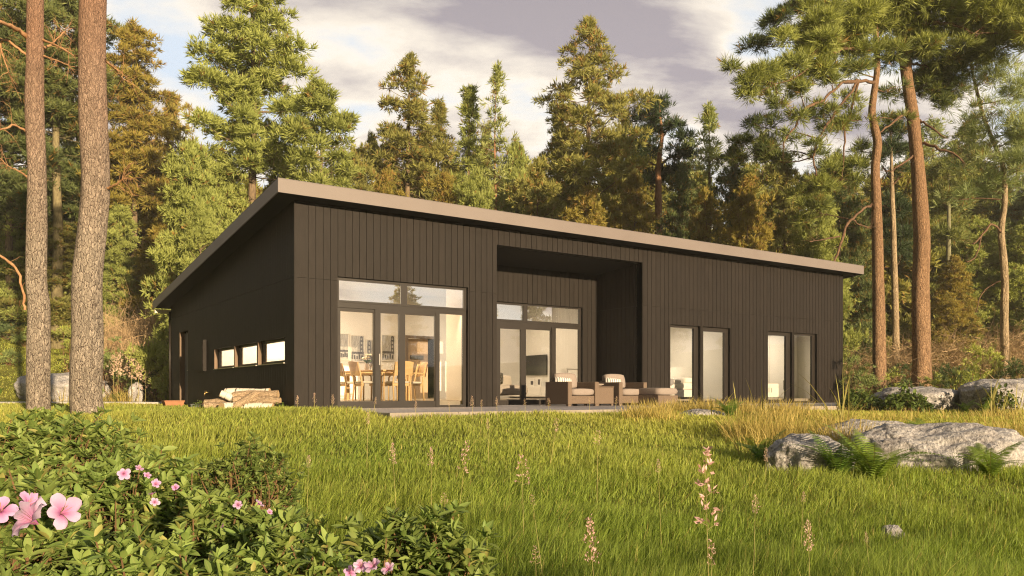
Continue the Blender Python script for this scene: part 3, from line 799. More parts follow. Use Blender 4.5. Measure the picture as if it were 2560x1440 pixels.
# bedrooms -----------------------------------------------------------------------
t = thing('bed', 'white made-up bed with a grey throw behind the first bedroom door', 'bed', (11.9, 1.6, FL))
m_lin = mat('white_linen', (.76, .72, .66), rough=.9); m_throw = mat('grey_throw', (.30, .28, .29), rough=.95)
mb = MB(); mb.box(-1.0, 1.1, -.7, .7, .06, .28); mb.build('bed_frame', m_white, t, bevel=.01)
cushion('mattress', -1.0, 1.1, -.7, .7, .281, .50, m_lin, t, puff=.12)
cushion('duvet', -.95, .45, -.72, .72, .47, .60, m_lin, t, puff=.2)
cushion('throw', -.32, .1, -.745, .745, .40, .625, m_throw, t, puff=.1)
for y in (-.35, .35): cushion('pillow', .62, 1.05, y - .3, y + .3, .49, .66, m_lin, t, puff=.6)
mb = MB(); mb.box(1.1005, 1.16, -.75, .75, 0, 1.0); mb.build('headboard', m_white, t)
t = thing('dresser', 'white chest of drawers behind the third bedroom door', 'dresser', (16.95, 1.5, FL))
mb = MB(); mb.box(-.5, .45, -.2, .25, .04, .50); mb.build('cabinet', m_white, t, bevel=.004)
for i in range(2):
    mb = MB(); mb.box(-.48 + i * .465, -.03 + i * .465, -.218, -.2005, .07, .47); d_ = mb.build('drawer', m_white, t)
    mb = MB(); mb.box(-.09 + i * .135, -.075 + i * .135, -.235, -.2185, .2, .36); mb.build('handle', m_steel, d_)
t = thing('wardrobe', 'tall white wardrobe in the end bedroom', 'wardrobe', (18.28, 2.4, FL))
mb = MB(); mb.box(-.28, .3, -1.0, 1.2, .0, 2.2); mb.build('body', m_white, t)
for i in range(3):
    mb = MB(); mb.box(-.30, -.2805, -.98 + i * .73, -.27 + i * .73, .05, 2.15); d_ = mb.build('door', m_white, t)
    mb = MB(); mb.box(-.325, -.3005, -.90 + i * .73, -.88 + i * .73, .3, .62); mb.build('handle', m_black, d_)

# by the gable --------------------------------------------------------------------
m_bark_log = bark_mat('log_bark', (.56, .42, .28), (.15, .10, .06), sx=34, sz=9, bump=.9, dist=.012)
def birch_mat():
    m, nt, out = new_mat('birch_bark')
    tc = N(nt, 'ShaderNodeTexCoord'); mp = N(nt, 'ShaderNodeMapping'); mp.inputs['Scale'].default_value = (4, 4, 30); nt.links.new(tc.outputs['Object'], mp.inputs[0])
    n = N(nt, 'ShaderNodeTexNoise'); n.inputs['Scale'].default_value = 1.0; n.inputs['Detail'].default_value = 3; nt.links.new(mp.outputs[0], n.inputs['Vector'])
    r = ramp(nt, [(.36, (.04, .035, .03)), (.42, (.74, .68, .58))], n.outputs['Fac'])
    b = N(nt, 'ShaderNodeBsdfPrincipled'); b.inputs['Roughness'].default_value = .7; nt.links.new(r.outputs[0], b.inputs['Base Color']); nt.links.new(b.outputs[0], out.inputs[0]); return m
m_birchbark = birch_mat()
m_cut = mat('cut_wood', (.62, .45, .26), (.52, .36, .2), scale=14, rough=.8)
G0 = -.10
def log(px, v, z, L, r, yaw, birch, label, pitch=0, split=False):
    rg = random.Random(int(px * 7 + z * 1000)); x, y = spot(px, v); z = G0 + (z - G0) * .97 + .02
    t = thing('firewood_log', label, 'log', (x, y, z), 0, 'firewood heaped by the gable wall')
    ang = math.atan2(RT[1], RT[0]) + R(yaw); pr = R(pitch)
    d = Vector((math.cos(ang) * math.cos(pr), math.sin(ang) * math.cos(pr), math.sin(pr)))
    t.rotation_euler = d.to_track_quat('Z', 'Y').to_euler()
    pts = [(rg.uniform(-.012, .012), rg.uniform(-.012, .012), L * (f_ - .5)) for f_ in np.linspace(0, 1, 6)]
    mb = MB(); n_ = 9 if split else 12; r = r * 1.1
    mb.tube(pts, [r * rg.uniform(.93, 1.07) for _ in pts], n_, cap=False)
    mb.build('bark', m_birchbark if birch else m_bark_log, t, smooth=not split)
    for e in (0, -1):
        mb2 = MB(); p = pts[e]; k = n_
        V = [p] + [(p[0] + r * .97 * math.cos(q), p[1] + r * .97 * math.sin(q), p[2]) for q in np.linspace(0, 2 * np.pi, k, endpoint=False)]
        mb2.add(V, [(0, i + 1, (i + 1) % k + 1) for i in range(k)])
        mb2.build('cut_end', m_cut, t)
log(571, 17.0, G0 + .10, .32, .105, 55, True, 'thick birch log end-on at the bottom of the woodpile')
log(640, 17.15, G0 + .10, .75, .095, -4, True, 'white birch log lowest at the gable end of the woodpile')
log(600, 17.5, G0 + .09, 1.1, .085, 6, False, 'brown barked log at the very back of the woodpile bottom')
log(556, 17.5, G0 + .22, .75, .075, 3, False, 'short brown log sticking out at the path side of the woodpile', 4)
log(548, 17.3, G0 + .13, .6, .07, 14, False, 'thin brown log low on the path side of the woodpile')
log(643, 17.2, G0 + .27, 1.0, .07, -3, False, 'long brown log across the middle of the woodpile', -2, True)
log(612, 17.1, G0 + .25, .6, .07, 24, False, 'slanting split log crossing the front of the woodpile', 34, True)
log(575, 17.3, G0 + .33, .42, .07, 10, True, 'short birch log slipping down the front of the woodpile', -26)
log(640, 17.35, G0 + .38, .95, .08, 0, False, 'brown log with rough bark just under the top birch log', 1)
log(619, 17.45, G0 + .44, .95, .075, -2, True, 'clean white birch log lying on top of the woodpile')
t = thing('flower_trough', 'rust coloured trough in front of the grey gable door', 'planter', (-.55, 8.9, -.13))
mb = MB(); mb.prism([(-.23, 0), (.23, 0), (.27, .20), (-.27, .20)], 1, -.2, .2); mb.build('trough', mat('rust_terracotta', (.34, .15, .075), (.40, .19, .1), scale=8, rough=.8), t)
mb = MB(); mb.box(-.285, .285, -.215, .215, .2005, .235); mb.build('rim', mat('rust_rim', (.36, .17, .09), rough=.8), t)
t = thing('flower_pot', 'dark slate planter with a yellow flowering plant beside the woodpile', 'planter', (-.5, 5.6, -.12))
mb = MB(); mb.prism([(-.3, 0), (.3, 0), (.34, .16), (-.34, .16)], 1, -.16, .16); mb.build('pot', mat('slate_pot', (.08, .085, .1), rough=.6), t)
# ================================================================ TREES
m_needle = leaf_mat('pine_needles', trans=.30, rough=.6, spec=.2, var=.10)
m_needle2 = leaf_mat('long_pine_needles', trans=.32, rough=.5, spec=.25, var=.04)
m_bark_far = mat('conifer_bark', (.13, .095, .062), (.25, .18, .11), scale=5, rough=.9, bump=.5, bscale=22, stretch=(3, 3, .7))
m_bark_red = mat('red_pine_bark', (.26, .13, .07), (.42, .22, .12), scale=5, rough=.9, bump=.4, bscale=20, stretch=(3, 3, .8))

def norm(a):
    return a / (np.linalg.norm(a, axis=-1, keepdims=True) + 1e-9)

def tuft_arrays(rng, P, A, L, K, wid, spread, C):
    """K slim needles fanning from each point P about the axis A"""
    n = len(P)
    d = norm(A[:, None, :] + spread * rng.normal(size=(n, K, 3)))
    s = norm(np.cross(d, rng.normal(size=(n, K, 3))))
    l = L[:, None, None] * rng.uniform(.65, 1.15, (n, K, 1))
    base = P[:, None, :] + rng.normal(size=(n, K, 3)) * (.06 * L[:, None, None])
    mid = base + d * l * .45
    w_ = wid * rng.uniform(.7, 1.3, (n, K, 1))
    V = np.stack([base, mid + s * w_, base + d * l, mid - s * w_], 2).reshape(-1, 3)
    m = n * K
    F = np.arange(m * 4).reshape(m, 4)
    c = C[:, None, :] * rng.uniform(.82, 1.2, (n, K, 1))
    return V, F, np.repeat(c.reshape(-1, 3), 4, 0)

def pad_tufts(rng, pads, dens, col_fn, L, K, wid, spread=.55, up=.45):
    """pads: list of (centre, radial dir, (ra, rb, rc), tint index)"""
    Ps = []; As = []; Ls = []; Cs = []
    for (c, rd, (ra, rb, rc), h) in pads:
        n = max(4, int(dens * 1.5 * (ra * rb + rb * rc + ra * rc)))
        d = norm(rng.normal(size=(n, 3)))
        flip = rng.random(n) < .62
        d[:, 2] = np.where(flip, np.abs(d[:, 2]), d[:, 2])
        e1 = np.array([rd[0], rd[1], 0.]); e1 /= np.linalg.norm(e1) + 1e-9; e2 = np.array([-e1[1], e1[0], 0])
        r = rng.uniform(.45, 1.05, n)[:, None]
        # a lumpy shell: the surface is pushed in and out so that the outline frays
        lump = 1 + .28 * np.sin(d @ rng.normal(size=3) * 4 + rng.uniform(0, 6))[:, None] + .16 * np.sin(d @ rng.normal(size=3) * 9 + rng.uniform(0, 6))[:, None]
        off = d * r * lump * np.array([ra, rb, rc])
        p = np.array(c) + off[:, :1] * e1 + off[:, 1:2] * e2 + off[:, 2:] * np.array([0, 0, 1.])
        a = norm(d[:, :1] * e1 + d[:, 1:2] * e2 + (d[:, 2:] + up) * np.array([0, 0, 1.]))
        Ps.append(p); As.append(a); Ls.append(L * rng.uniform(.75, 1.25, n)); Cs.append(col_fn(rng, n, h))
    return tuft_arrays(rng, np.concatenate(Ps), np.concatenate(As), np.concatenate(Ls), K, wid, spread, np.concatenate(Cs))

FOL = 1.65
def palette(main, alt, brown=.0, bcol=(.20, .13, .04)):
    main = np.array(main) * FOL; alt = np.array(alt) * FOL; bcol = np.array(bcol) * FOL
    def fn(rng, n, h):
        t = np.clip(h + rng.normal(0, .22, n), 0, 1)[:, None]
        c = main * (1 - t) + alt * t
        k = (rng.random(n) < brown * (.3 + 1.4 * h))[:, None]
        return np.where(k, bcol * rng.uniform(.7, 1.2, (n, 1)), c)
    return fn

LIME = palette((.225, .25, .072), (.155, .185, .052), .03)
OLIVE = palette((.195, .19, .055), (.13, .138, .042), .15)
BRONZE = palette((.225, .185, .042), (.13, .125, .032), .22)
DEEP = palette((.045, .07, .028), (.03, .048, .022), .02)
MID = palette((.205, .22, .065), (.125, .15, .05), .06)
PALE = palette((.25, .27, .10), (.16, .20, .07), .03)
SILV = palette((.23, .265, .115), (.125, .17, .07), .05)

def cone_pads(rng, H, zb, Rmax, fat=1.0, low=.75, gap=.0, top_shoots=True, power=.8, lean=(0, 0), size=1.0, wild=.0):
    pads = []; limbs = []
    z = zb; az = rng.uniform(0, 6.28)
    while z < H - .25:
        t = (z - zb) / (H - zb)
        rad = Rmax * ((1 - t) ** power * .96 + .04) * (low + (1 - low) * min(1, t / .18)) * rng.uniform(.78, 1.12)
        k = max(3, int(2.6 + rad * 2.3 * fat))
        for i in range(k):
            if rng.random() < gap: continue
            az += 2.399 + rng.normal(0, .3)
            out = rng.uniform(.30, .95) if rad > .6 else rng.uniform(.1, .6)
            stretch = 1 + max(0, rng.normal(0, wild))
            rr = rad * out * stretch
            dirv = np.array([math.cos(az), math.sin(az), 0])
            rise = (.34 * t + .02) * rr + rng.normal(0, .10) * (1 + rad * .3)
            c = np.array([lean[0] * z, lean[1] * z, z]) + dirv * rr + np.array([0, 0, rise])
            ra = (.24 * rad + .22) * rng.uniform(.75, 1.25) * size; rb = ra * rng.uniform(.55, .85); rc = ra * rng.uniform(.30, .50)
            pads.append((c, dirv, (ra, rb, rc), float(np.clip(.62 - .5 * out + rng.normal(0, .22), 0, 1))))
            if rr > .5: limbs.append((z - .10 * rr, c, rr))
        z += (.34 + .17 * rad) * (.95 / fat) * rng.uniform(.8, 1.2)
    if top_shoots:
        for q in range(5):
            a = rng.uniform(0, 6.28); o = rng.uniform(0, .25) * min(1, Rmax / 2); hgt = H - rng.uniform(0, .9)
            for s_ in np.linspace(0, 1, 4):
                pads.append((np.array([lean[0] * H + o * math.cos(a) * (1 + s_), lean[1] * H + o * math.sin(a) * (1 + s_), hgt - .5 + .55 * s_]), (1, 0), (.13, .13, .22), .2))
    return pads, limbs

def stem_tube(mb, H, r0, n=8, wob=.05, rng=None, lean=(0, 0), mi=0):
    k = max(6, int(H / 1.2)); pts = []; rad = []
    ph = rng.uniform(0, 6, 2)
    for i in range(k + 1):
        t = i / k; z = t * H
        s = min(1, t * 3)
        pts.append((lean[0] * z + wob * s * math.sin(z * .55 + ph[0]), lean[1] * z + wob * s * math.sin(z * .47 + ph[1]), z if i else -.35))
        rad.append(max(.012, r0 * (1 - t) ** .85 * (1 + .35 * math.exp(-z * 2.2))))
    mb.tube(pts, rad, n, mi)
    return pts

def limb(mb, rng, p0, p1, r, sag=.0, n=4, bend=.12, seg=4):
    p0 = np.array(p0, float); p1 = np.array(p1, float); L = np.linalg.norm(p1 - p0)
    pts = []; b = rng.normal(size=3) * bend * L
    for i in range(seg + 1):
        t = i / seg; pts.append(p0 + (p1 - p0) * t + b * math.sin(t * math.pi) + np.array([0, 0, -sag * L * math.sin(t * math.pi)]))
    mb.tube(pts, [r * (1 - .75 * i / seg) for i in range(seg + 1)], n, cap=False)
    return pts

def conifer(name, label, cat, loc, H, zb, Rmax, pal, seed, r0=None, bark=None, dens=60, L=.34, K=7, wid=.023, group=None, rz=0., dead=8, needle=None, limb_every=1, spread=.55, up=.45, **kw):
    rng = np.random.default_rng(seed)
    t = thing(name, label, cat, loc, rz, group)
    r0 = r0 or .0125 * H + .03
    lean = kw.get('lean', (0, 0))
    mb = MB(); stem_tube(mb, H - .2, r0, 8, .06, rng, lean)
    pads, limbs = cone_pads(rng, H, zb, Rmax, **kw)
    for i, (z0, c, rr) in enumerate(limbs):
        if i % limb_every == 0:
            limb(mb, rng, (lean[0] * z0, lean[1] * z0, z0), c, .012 + .010 * rr, .03, 4, .07, 3)
    for _ in range(dead):                                # bare dead branches under the crown
        z0 = rng.uniform(max(.8, zb * .45), zb + .18 * (H - zb)); a = rng.uniform(0, 6.28); l = rng.uniform(.5, .75) * Rmax
        e = np.array([math.cos(a) * l, math.sin(a) * l, z0 + rng.uniform(-.5, .35)])
        pts = limb(mb, rng, (0, 0, z0), e, .022, 0, 4, .15, 4)
        for q in (2, 3): limb(mb, rng, pts[q], pts[q] + rng.normal(size=3) * .35, .009, 0, 3, .1, 2)
    mb.build('trunk', bark or m_bark_far, t, smooth=True)
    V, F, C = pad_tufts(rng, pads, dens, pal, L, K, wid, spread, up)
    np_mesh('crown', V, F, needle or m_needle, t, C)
    return t

def plant_at(px, v, sink=.1):
    x, y = spot(px, v); return (x, y, gz(x, y) - sink)

def conifer_px(name, label, px, v, top, half, base, pal, seed, group=None, cat='tree', **kw):
    """tree standing at (px, v): its top, half width and lowest boughs measured in the photo at that distance"""
    loc = plant_at(px, v)
    H = zat(top, v) - loc[2]; zb = max(.3, zat(base, v) - loc[2]); Rm = half / FPX * v
    return conifer(name, label, cat, loc, H, zb, Rm, pal, seed, group=group, **kw)

BK = 'conifers in the wood behind the house'
# --- trees one can tell apart along the skyline
conifer_px('pine_tree', 'tallest lime green pine behind the gable peak, its top out of the picture', 632, 37, -150, 178, 430, LIME, 11, r0=.30, dens=80, wild=.25, gap=.10, low=.85, power=.62, dead=14, group=BK)
conifer_px('pine_tree', 'broad bright green pine over the roof, just right of the tallest pine', 800, 34.5, 200, 118, 505, LIME, 12, dens=85, low=.9, power=.55, group=BK)
conifer_px('pine_tree', 'olive pine with a bare straight trunk above the roof, left of the slim pair', 1020, 42, 150, 108, 470, OLIVE, 13, dens=70, low=.55, power=.62, gap=.08, wild=.25, dead=18, r0=.30, group=BK)
conifer_px('pine_tree', 'short rounded pine touching the bare-trunked olive pine', 1098, 44, 256, 46, 520, OLIVE, 14, dens=80, power=.55, group=BK)
conifer_px('pine_tree', 'slim yellow-green pine, left one of the narrow pair', 1172, 43, 214, 58, 560, LIME, 15, dens=75, power=.7, group=BK)
conifer_px('pine_tree', 'thin see-through pine with a red stem, right one of the narrow pair', 1240, 41, 172, 46, 520, PALE, 16, dens=26, gap=.25, power=.4, bark=m_bark_red, r0=.14, group=BK)
conifer_px('pine_tree', 'large pointed dark olive pine, tallest over the middle of the roof', 1472, 43, 50, 168, 520, OLIVE, 17, dens=72, wild=.3, power=.78, gap=.06, r0=.34, low=.9, group=BK)
conifer_px('pine_tree', 'pale feathery pine on the skyline left of the big spreading pines', 1772, 44, 262, 52, 520, PALE, 18, dens=45, gap=.15, power=.55, group=BK)
conifer_px('pine_tree', 'brownish full pine just right of the two bare foreground trunks', 335, 46, 62, 112, 520, BRONZE, 19, dens=78, low=.95, power=.5, wild=.15, group=BK)
conifer_px('pine_tree', 'dark green pine filling the gap left of the foreground trunks', 25, 46, 40, 190, 560, palette((.11, .135, .048), (.07, .095, .036), .08), 20, dens=80, power=.4, group=BK)
conifer_px('pine_tree', 'pine with a crooked grey trunk seen between the two foreground trunks', 143, 45, -160, 190, 330, palette((.14, .16, .052), (.085, .11, .04), .10), 21, dens=70, power=.4, low=.6, gap=.12, r0=.34, dead=22, bark=mat('lichen_bark', (.16, .13, .07), (.26, .22, .12), scale=7, rough=.9, bump=.6, bscale=26, stretch=(2, 2, .8)), group=BK)

# --- fillers: a few kinds grown once, then copied with their parts
def grow(kind, seed):
    if kind == 'bush':   return conifer('young_conifer', 'x', 'tree', (0, 0, 0), 9.0, .6, 2.6, LIME, seed, L=.25, wid=.020, dens=100, low=.95, power=.5, dead=0, fat=1.1, size=1.15)
    if kind == 'olive':  return conifer('young_conifer', 'x', 'tree', (0, 0, 0), 10.0, 1.0, 2.5, OLIVE, seed, L=.25, wid=.020, dens=98, low=.9, power=.55, dead=3, size=1.1, wild=.2)
    if kind == 'bronze': return conifer('young_conifer', 'x', 'tree', (0, 0, 0), 10.0, .8, 2.6, BRONZE, seed, L=.25, wid=.020, dens=98, low=.9, power=.5, dead=4, size=1.1, wild=.25)
    if kind == 'dark':   return conifer('dark_conifer', 'x', 'tree', (0, 0, 0), 11.0, 1.2, 2.5, palette((.095, .12, .045), (.06, .085, .035), .12), seed, L=.27, wid=.02, dens=90, low=.8, power=.55, dead=6, size=1.1, wild=.3)
    if kind == 'tall':   return conifer('tall_conifer', 'x', 'tree', (0, 0, 0), 17.0, 5.0, 2.8, MID, seed, L=.29, dens=75, low=.7, power=.65, dead=10, wild=.3, gap=.08)
    if kind == 'thin':   return conifer('tall_conifer', 'x', 'tree', (0, 0, 0), 16.0, 5.0, 2.2, SILV, seed, dens=32, low=.7, power=.5, dead=8, gap=.2, wild=.3)
PROTO = {}
FILL = [
 # px, v, top, half, kind, variant, label
 (485, 33, 352, 105, 'bush', 0, 'lime young conifer whose round crown meets the sloping roof edge'),
 (560, 37, 385, 105, 'bush', 1, 'lime young conifer below the left boughs of the tallest pine'),
 (340, 50.4, 370, 115, 'bronze', 0, 'bronze young conifer under the brownish full pine'),
 (285, 44.8, 500, 85, 'bush', 0, 'lime young conifer low behind the thicker foreground trunk'),
 (60, 47.2, 505, 110, 'bush', 1, 'lime young conifer at the edge of the photo beside the thinner foreground trunk'),
 (195, 52.8, 260, 120, 'tall', 0, 'mid green tall conifer rising behind both foreground trunks'),
 (430, 54.4, 235, 80, 'bronze', 1, 'tall bronze conifer in the gap between the brownish pine and the tallest pine'),
 (150, 45.6, 560, 90, 'olive', 0, 'olive young conifer between the feet of the two foreground trunks'),
 (400, 44.4, 560, 75, 'bronze', 1, 'bronze young conifer above the low end of the roof'),
 (500, 31, 520, 80, 'bush', 1, 'lime young conifer hugging the middle of the sloping roof edge'),
 (715, 39, 395, 95, 'olive', 1, 'olive young conifer behind the gable peak'),
 (900, 40, 372, 92, 'olive', 0, 'olive young conifer between the broad bright pine and the bare-trunked pine'),
 (965, 37, 425, 80, 'bronze', 0, 'low bronze conifer on the roofline under the bare-trunked pine'),
 (1110, 37, 430, 88, 'bronze', 1, 'low bronze conifer on the roofline left of the narrow pair'),
 (1190, 36, 425, 72, 'bush', 0, 'lime young conifer on the roofline under the narrow pair'),
 (1300, 46, 372, 70, 'thin', 0, 'thin silvery conifer in the gap left of the large pointed pine'),
 (1345, 39, 392, 98, 'olive', 1, 'olive young conifer at the left foot of the large pointed pine'),
 (1470, 36, 468, 105, 'bronze', 0, 'bronze young conifer in front of the large pointed pine'),
 (1585, 38, 432, 88, 'bronze', 1, 'bronze young conifer on the roofline left of the orange forked pine'),
 (1700, 42, 420, 85, 'dark', 0, 'dark conifer just right of the orange forked pine'),
 (1765, 38, 470, 80, 'bronze', 1, 'bronze young conifer on the roofline below the pale feathery pine'),
 (1835, 42, 372, 75, 'dark', 1, 'dark conifer behind the left boughs of the spreading pine'),
 (1870, 36, 440, 88, 'bronze', 0, 'bronze young conifer under the drooping left boughs of the spreading pine'),
 (1960, 39, 388, 95, 'olive', 0, 'olive young conifer under the spreading pine, above the bedroom doors'),
 (2040, 36, 452, 85, 'bush', 1, 'lime young conifer above the far end of the roof'),
 (2100, 40, 385, 85, 'dark', 0, 'dark conifer immediately left of the thinner right-hand pine trunk'),
 (2140, 46, 540, 65, 'olive', 1, 'olive conifer between the far roof corner and the right-hand trunks'),
 (2245, 59, 420, 75, 'olive', 0, 'olive conifer seen between the two right-hand pine trunks'),
 (2345, 55, 402, 95, 'olive', 1, 'olive conifer right of the thicker right-hand trunk'),
 (2420, 59, 300, 100, 'tall', 0, 'tall green conifer behind the thin pale pine at the right'),
 (2545, 57, 330, 100, 'thin', 0, 'silvery conifer at the right edge of the photo'),
 (2440, 50, 545, 85, 'bush', 0, 'lime young conifer behind the leaning pale trunk at the right'),
 (2330, 60, 300, 90, 'thin', 0, 'silvery tall conifer just right of the thicker right-hand trunk'),
 (2590, 48, 520, 90, 'bush', 1, 'lime young conifer cut by the right edge of the photo'),
 (2385, 46, 640, 60, 'bronze', 0, 'bronze young conifer low between the thicker right-hand trunk and the leaning one'),
 (930, 47, 330, 58, 'olive', 1, 'olive conifer far back between the broad bright pine and the bare-trunked pine'),
 (1065, 48, 322, 66, 'bronze', 0, 'bronze conifer far back behind the short rounded pine'),
 (1212, 48, 318, 58, 'olive', 0, 'olive conifer far back between the slim pines of the narrow pair'),
 (1292, 43, 352, 66, 'bush', 0, 'lime conifer between the red-stemmed thin pine and the large pointed pine'),
 (1400, 47, 290, 74, 'olive', 1, 'olive conifer far back at the left shoulder of the large pointed pine'),
 (1555, 47, 285, 74, 'olive', 0, 'olive conifer far back at the right shoulder of the large pointed pine'),
 (1720, 49, 345, 62, 'thin', 1, 'silvery conifer far back between the orange forked pine and the pale feathery pine'),
 (1905, 46, 330, 70, 'tall', 1, 'tall green conifer far back behind the drooping boughs of the spreading pine'),
 (2290, 52, 330, 74, 'tall', 1, 'tall green conifer far back behind the thicker right-hand trunk'),
]
used = set()
BASE = {'bush': (9.0, 2.6), 'olive': (10.0, 2.5), 'bronze': (10., 2.6), 'dark': (11., 2.5), 'tall': (17., 2.8), 'thin': (16., 2.2)}
rr_ = random.Random(3)
for (px, v, top, half, kind, var, lab) in FILL:
    key = (kind, var)
    if key not in PROTO: PROTO[key] = grow(kind, 100 + len(PROTO)); t = PROTO[key]
    else: t = copy_tree(PROTO[key])
    loc = plant_at(px, v); H = zat(top, v) - loc[2]; Rm = half * 1.14 / FPX * v
    t.location = loc; t.rotation_euler = (0, 0, rr_.uniform(0, 6.28))
    s = Rm / BASE[kind][1]; t.scale = (s, s, H / BASE[kind][0])
    t['label'] = lab; t['group'] = BK

# --- pines with hand-shaped stems ---------------------------------------------------
def px_path(pts, v, dv=None):
    """[(px, py, width px)...] read at depth v (dv = extra depth per point) -> world points and radii"""
    P = []; Rr = []
    for i, (px, py, wd) in enumerate(pts):
        vv = v + (dv[i] if dv is not None else 0)
        x, y = spot(px, vv); P.append((x, y, zat(py, vv))); Rr.append(wd / 2 / FPX * vv)
    return P, Rr

def smooth_path(P, Rr, sub=4):
    P = np.array(P, float); Rr = np.array(Rr, float); out = []; ro = []
    n = len(P)
    for i in range(n - 1):
        p0, p1, p2, p3 = P[max(i - 1, 0)], P[i], P[i + 1], P[min(i + 2, n - 1)]
        for s in range(sub):
            t = s / sub
            out.append(.5 * ((2 * p1) + (p2 - p0) * t + (2 * p0 - 5 * p1 + 4 * p2 - p3) * t * t + (3 * p1 - p0 - 3 * p2 + p3) * t ** 3))
            ro.append(Rr[i] * (1 - t) + Rr[i + 1] * t)
    out.append(P[-1]); ro.append(Rr[-1])
    return np.array(out), np.array(ro)

def rough_trunk(P, Rr, origin, seed, n=40, amp=.05, sub=6):
    """stem skin with the ridges and hollows of old bark"""
    rng = np.random.default_rng(seed)
    pts, rad = smooth_path(P, Rr, sub)
    s = np.concatenate([[0], np.cumsum(np.linalg.norm(np.diff(pts, axis=0), axis=1))])
    th = np.linspace(0, 2 * np.pi, n, endpoint=False)
    TH, S = np.meshgrid(th, s)
    bump = np.zeros_like(TH)
    for k in range(10):
        bump += rng.normal() * np.sin(rng.integers(1, 7) * TH + S * rng.normal() * 1.5 + rng.uniform(0, 6)) / 10
    rr = rad[:, None] * (1 + amp * bump * 2)
    V = np.stack([pts[:, None, 0] + rr * np.cos(TH), pts[:, None, 1] + rr * np.sin(TH), np.repeat(pts[:, 2:3], n, 1)], -1) - np.array(origin)
    m = len(pts); idx = np.arange(m * n).reshape(m, n)
    F = np.stack([idx[:-1], np.roll(idx[:-1], -1, 1), np.roll(idx[1:], -1, 1), idx[1:]], -1).reshape(-1, 4)
    return V.reshape(-1, 3), F

m_barkA = bark_mat('plated_pine_bark', (.52, .44, .36), (.05, .032, .024), upper=(.47, .285, .20), z0=3.8, z1=8.0, sx=20, sz=8.5, bump=1.0, dist=.04)
m_barkB = bark_mat('ridged_pine_bark', (.47, .30, .18), (.10, .052, .03), upper=(.46, .28, .165), z0=3.5, z1=9.5, sx=21, sz=5, bump=1.0, dist=.04)
m_limb = mat('orange_limb_bark', (.34, .18, .09), (.50, .29, .15), scale=6, rough=.85, bump=.4, bscale=25, stretch=(2, 2, 2))

m_limb2 = mat('brown_limb_bark', (.105, .062, .04), (.20, .12, .072), scale=6, rough=.85, bump=.5, bscale=25, stretch=(2, 2, 2))
def twigs(mb, rng, p, n, L, r, up=.2, fan=None):
    for _ in range(n):
        d = rng.normal(size=3); d[2] += up
        if fan is not None: d = d * .6 + np.array(fan)
        d = d / np.linalg.norm(d) * L * rng.uniform(.6, 1.3)
        pts = limb(mb, rng, p, np.array(p) + d, r, -.05, 3, .12, 3)
        for q in (1, 2): limb(mb, rng, pts[q], pts[q] + rng.normal(size=3) * L * .3 + d * .3, r * .5, 0, 3, .1, 2)

# two foreground trunks on the left; their crowns are above the picture
def left_trunk(label, pts, v, seed, crown_px, limbs=()):
    P, Rr = px_path(pts, v)
    o = P[0]
    t = thing('pine_tree', label, 'tree', (o[0], o[1], gz(o[0], o[1])), 0, 'tall pines framing the lawn')
    org = (o[0], o[1], gz(o[0], o[1]))
    V, F = rough_trunk(P, Rr, org, seed, 44, .045)
    np_mesh('trunk', V, F, m_barkA, t, smooth=True)
    rng = np.random.default_rng(seed)
    for lp in limbs:
        mb = MB()
        Q, q = px_path([a[:3] for a in lp], v, [a[3] for a in lp]); Q = [np.array(a) - np.array(org) for a in Q]
        sp_, sr = smooth_path(Q, q, 5); sr = sr * rng.uniform(.8, 1.15, len(sr)) * .78; sp_ = sp_ + rng.normal(size=sp_.shape) * (sr[:, None] * .35) * (np.arange(len(sp_)) > 0)[:, None]; mb.tube(sp_, sr, 6, cap=False)
        for k_ in range(3, len(sp_), 3): twigs(mb, rng, sp_[k_], 1, .38, .006)
        if lp[-1][2] < 5:
            dirv = Q[-1] - Q[-2]; dirv /= np.linalg.norm(dirv)
            twigs(mb, rng, Q[-1], 5, .5, .008, .1, dirv); twigs(mb, rng, Q[-2], 3, .45, .008, .1, dirv)
        mb.build('branch', m_limb, t, smooth=True)
    c = np.array(px_path([crown_px], v)[0][0]) - np.array(org)
    pads = []; ml = MB()
    top = np.array(P[-1]) - np.array(org)
    for i in range(34):
        a = rng.uniform(0, 6.28); r = rng.uniform(.4, 2.6); p = c + np.array([math.cos(a) * r, math.sin(a) * r, rng.uniform(-.6, 2.6)])
        pads.append((p, (math.cos(a), math.sin(a)), (.7, .6, .35), rng.uniform(0, 1)))
        limb(ml, rng, top + (c - top) * rng.uniform(0, .8), p, .04, .02, 4, .1, 3)
    limb(ml, rng, top, c + np.array([0, 0, 2]), .12, 0, 6, .03, 4)
    ml.build('bough', m_limb, t)
    Vc, Fc, Cc = pad_tufts(rng, pads, 60, MID, .32, 8, .012)
    np_mesh('crown', Vc, Fc, m_needle2, t, Cc)
    return t
left_trunk('thicker of the two bare plated pine trunks before the gable', [(222, 1062, 92), (219, 1035, 78), (214, 985, 74), (217, 900, 75), (219, 830, 72), (217, 700, 70), (231, 560, 66), (238, 450, 65), (232, 300, 66), (230, 150, 63), (232, 0, 62), (236, -160, 60), (240, -300, 57)], 14.5, 41, (245, -760, 0),
           limbs=[[(262, 150, 9, 0), (285, 170, 6, .3), (305, 195, 4, .6)], [(268, 470, 9, 0), (292, 460, 7, -.2), (305, 448, 4, -.3)]])
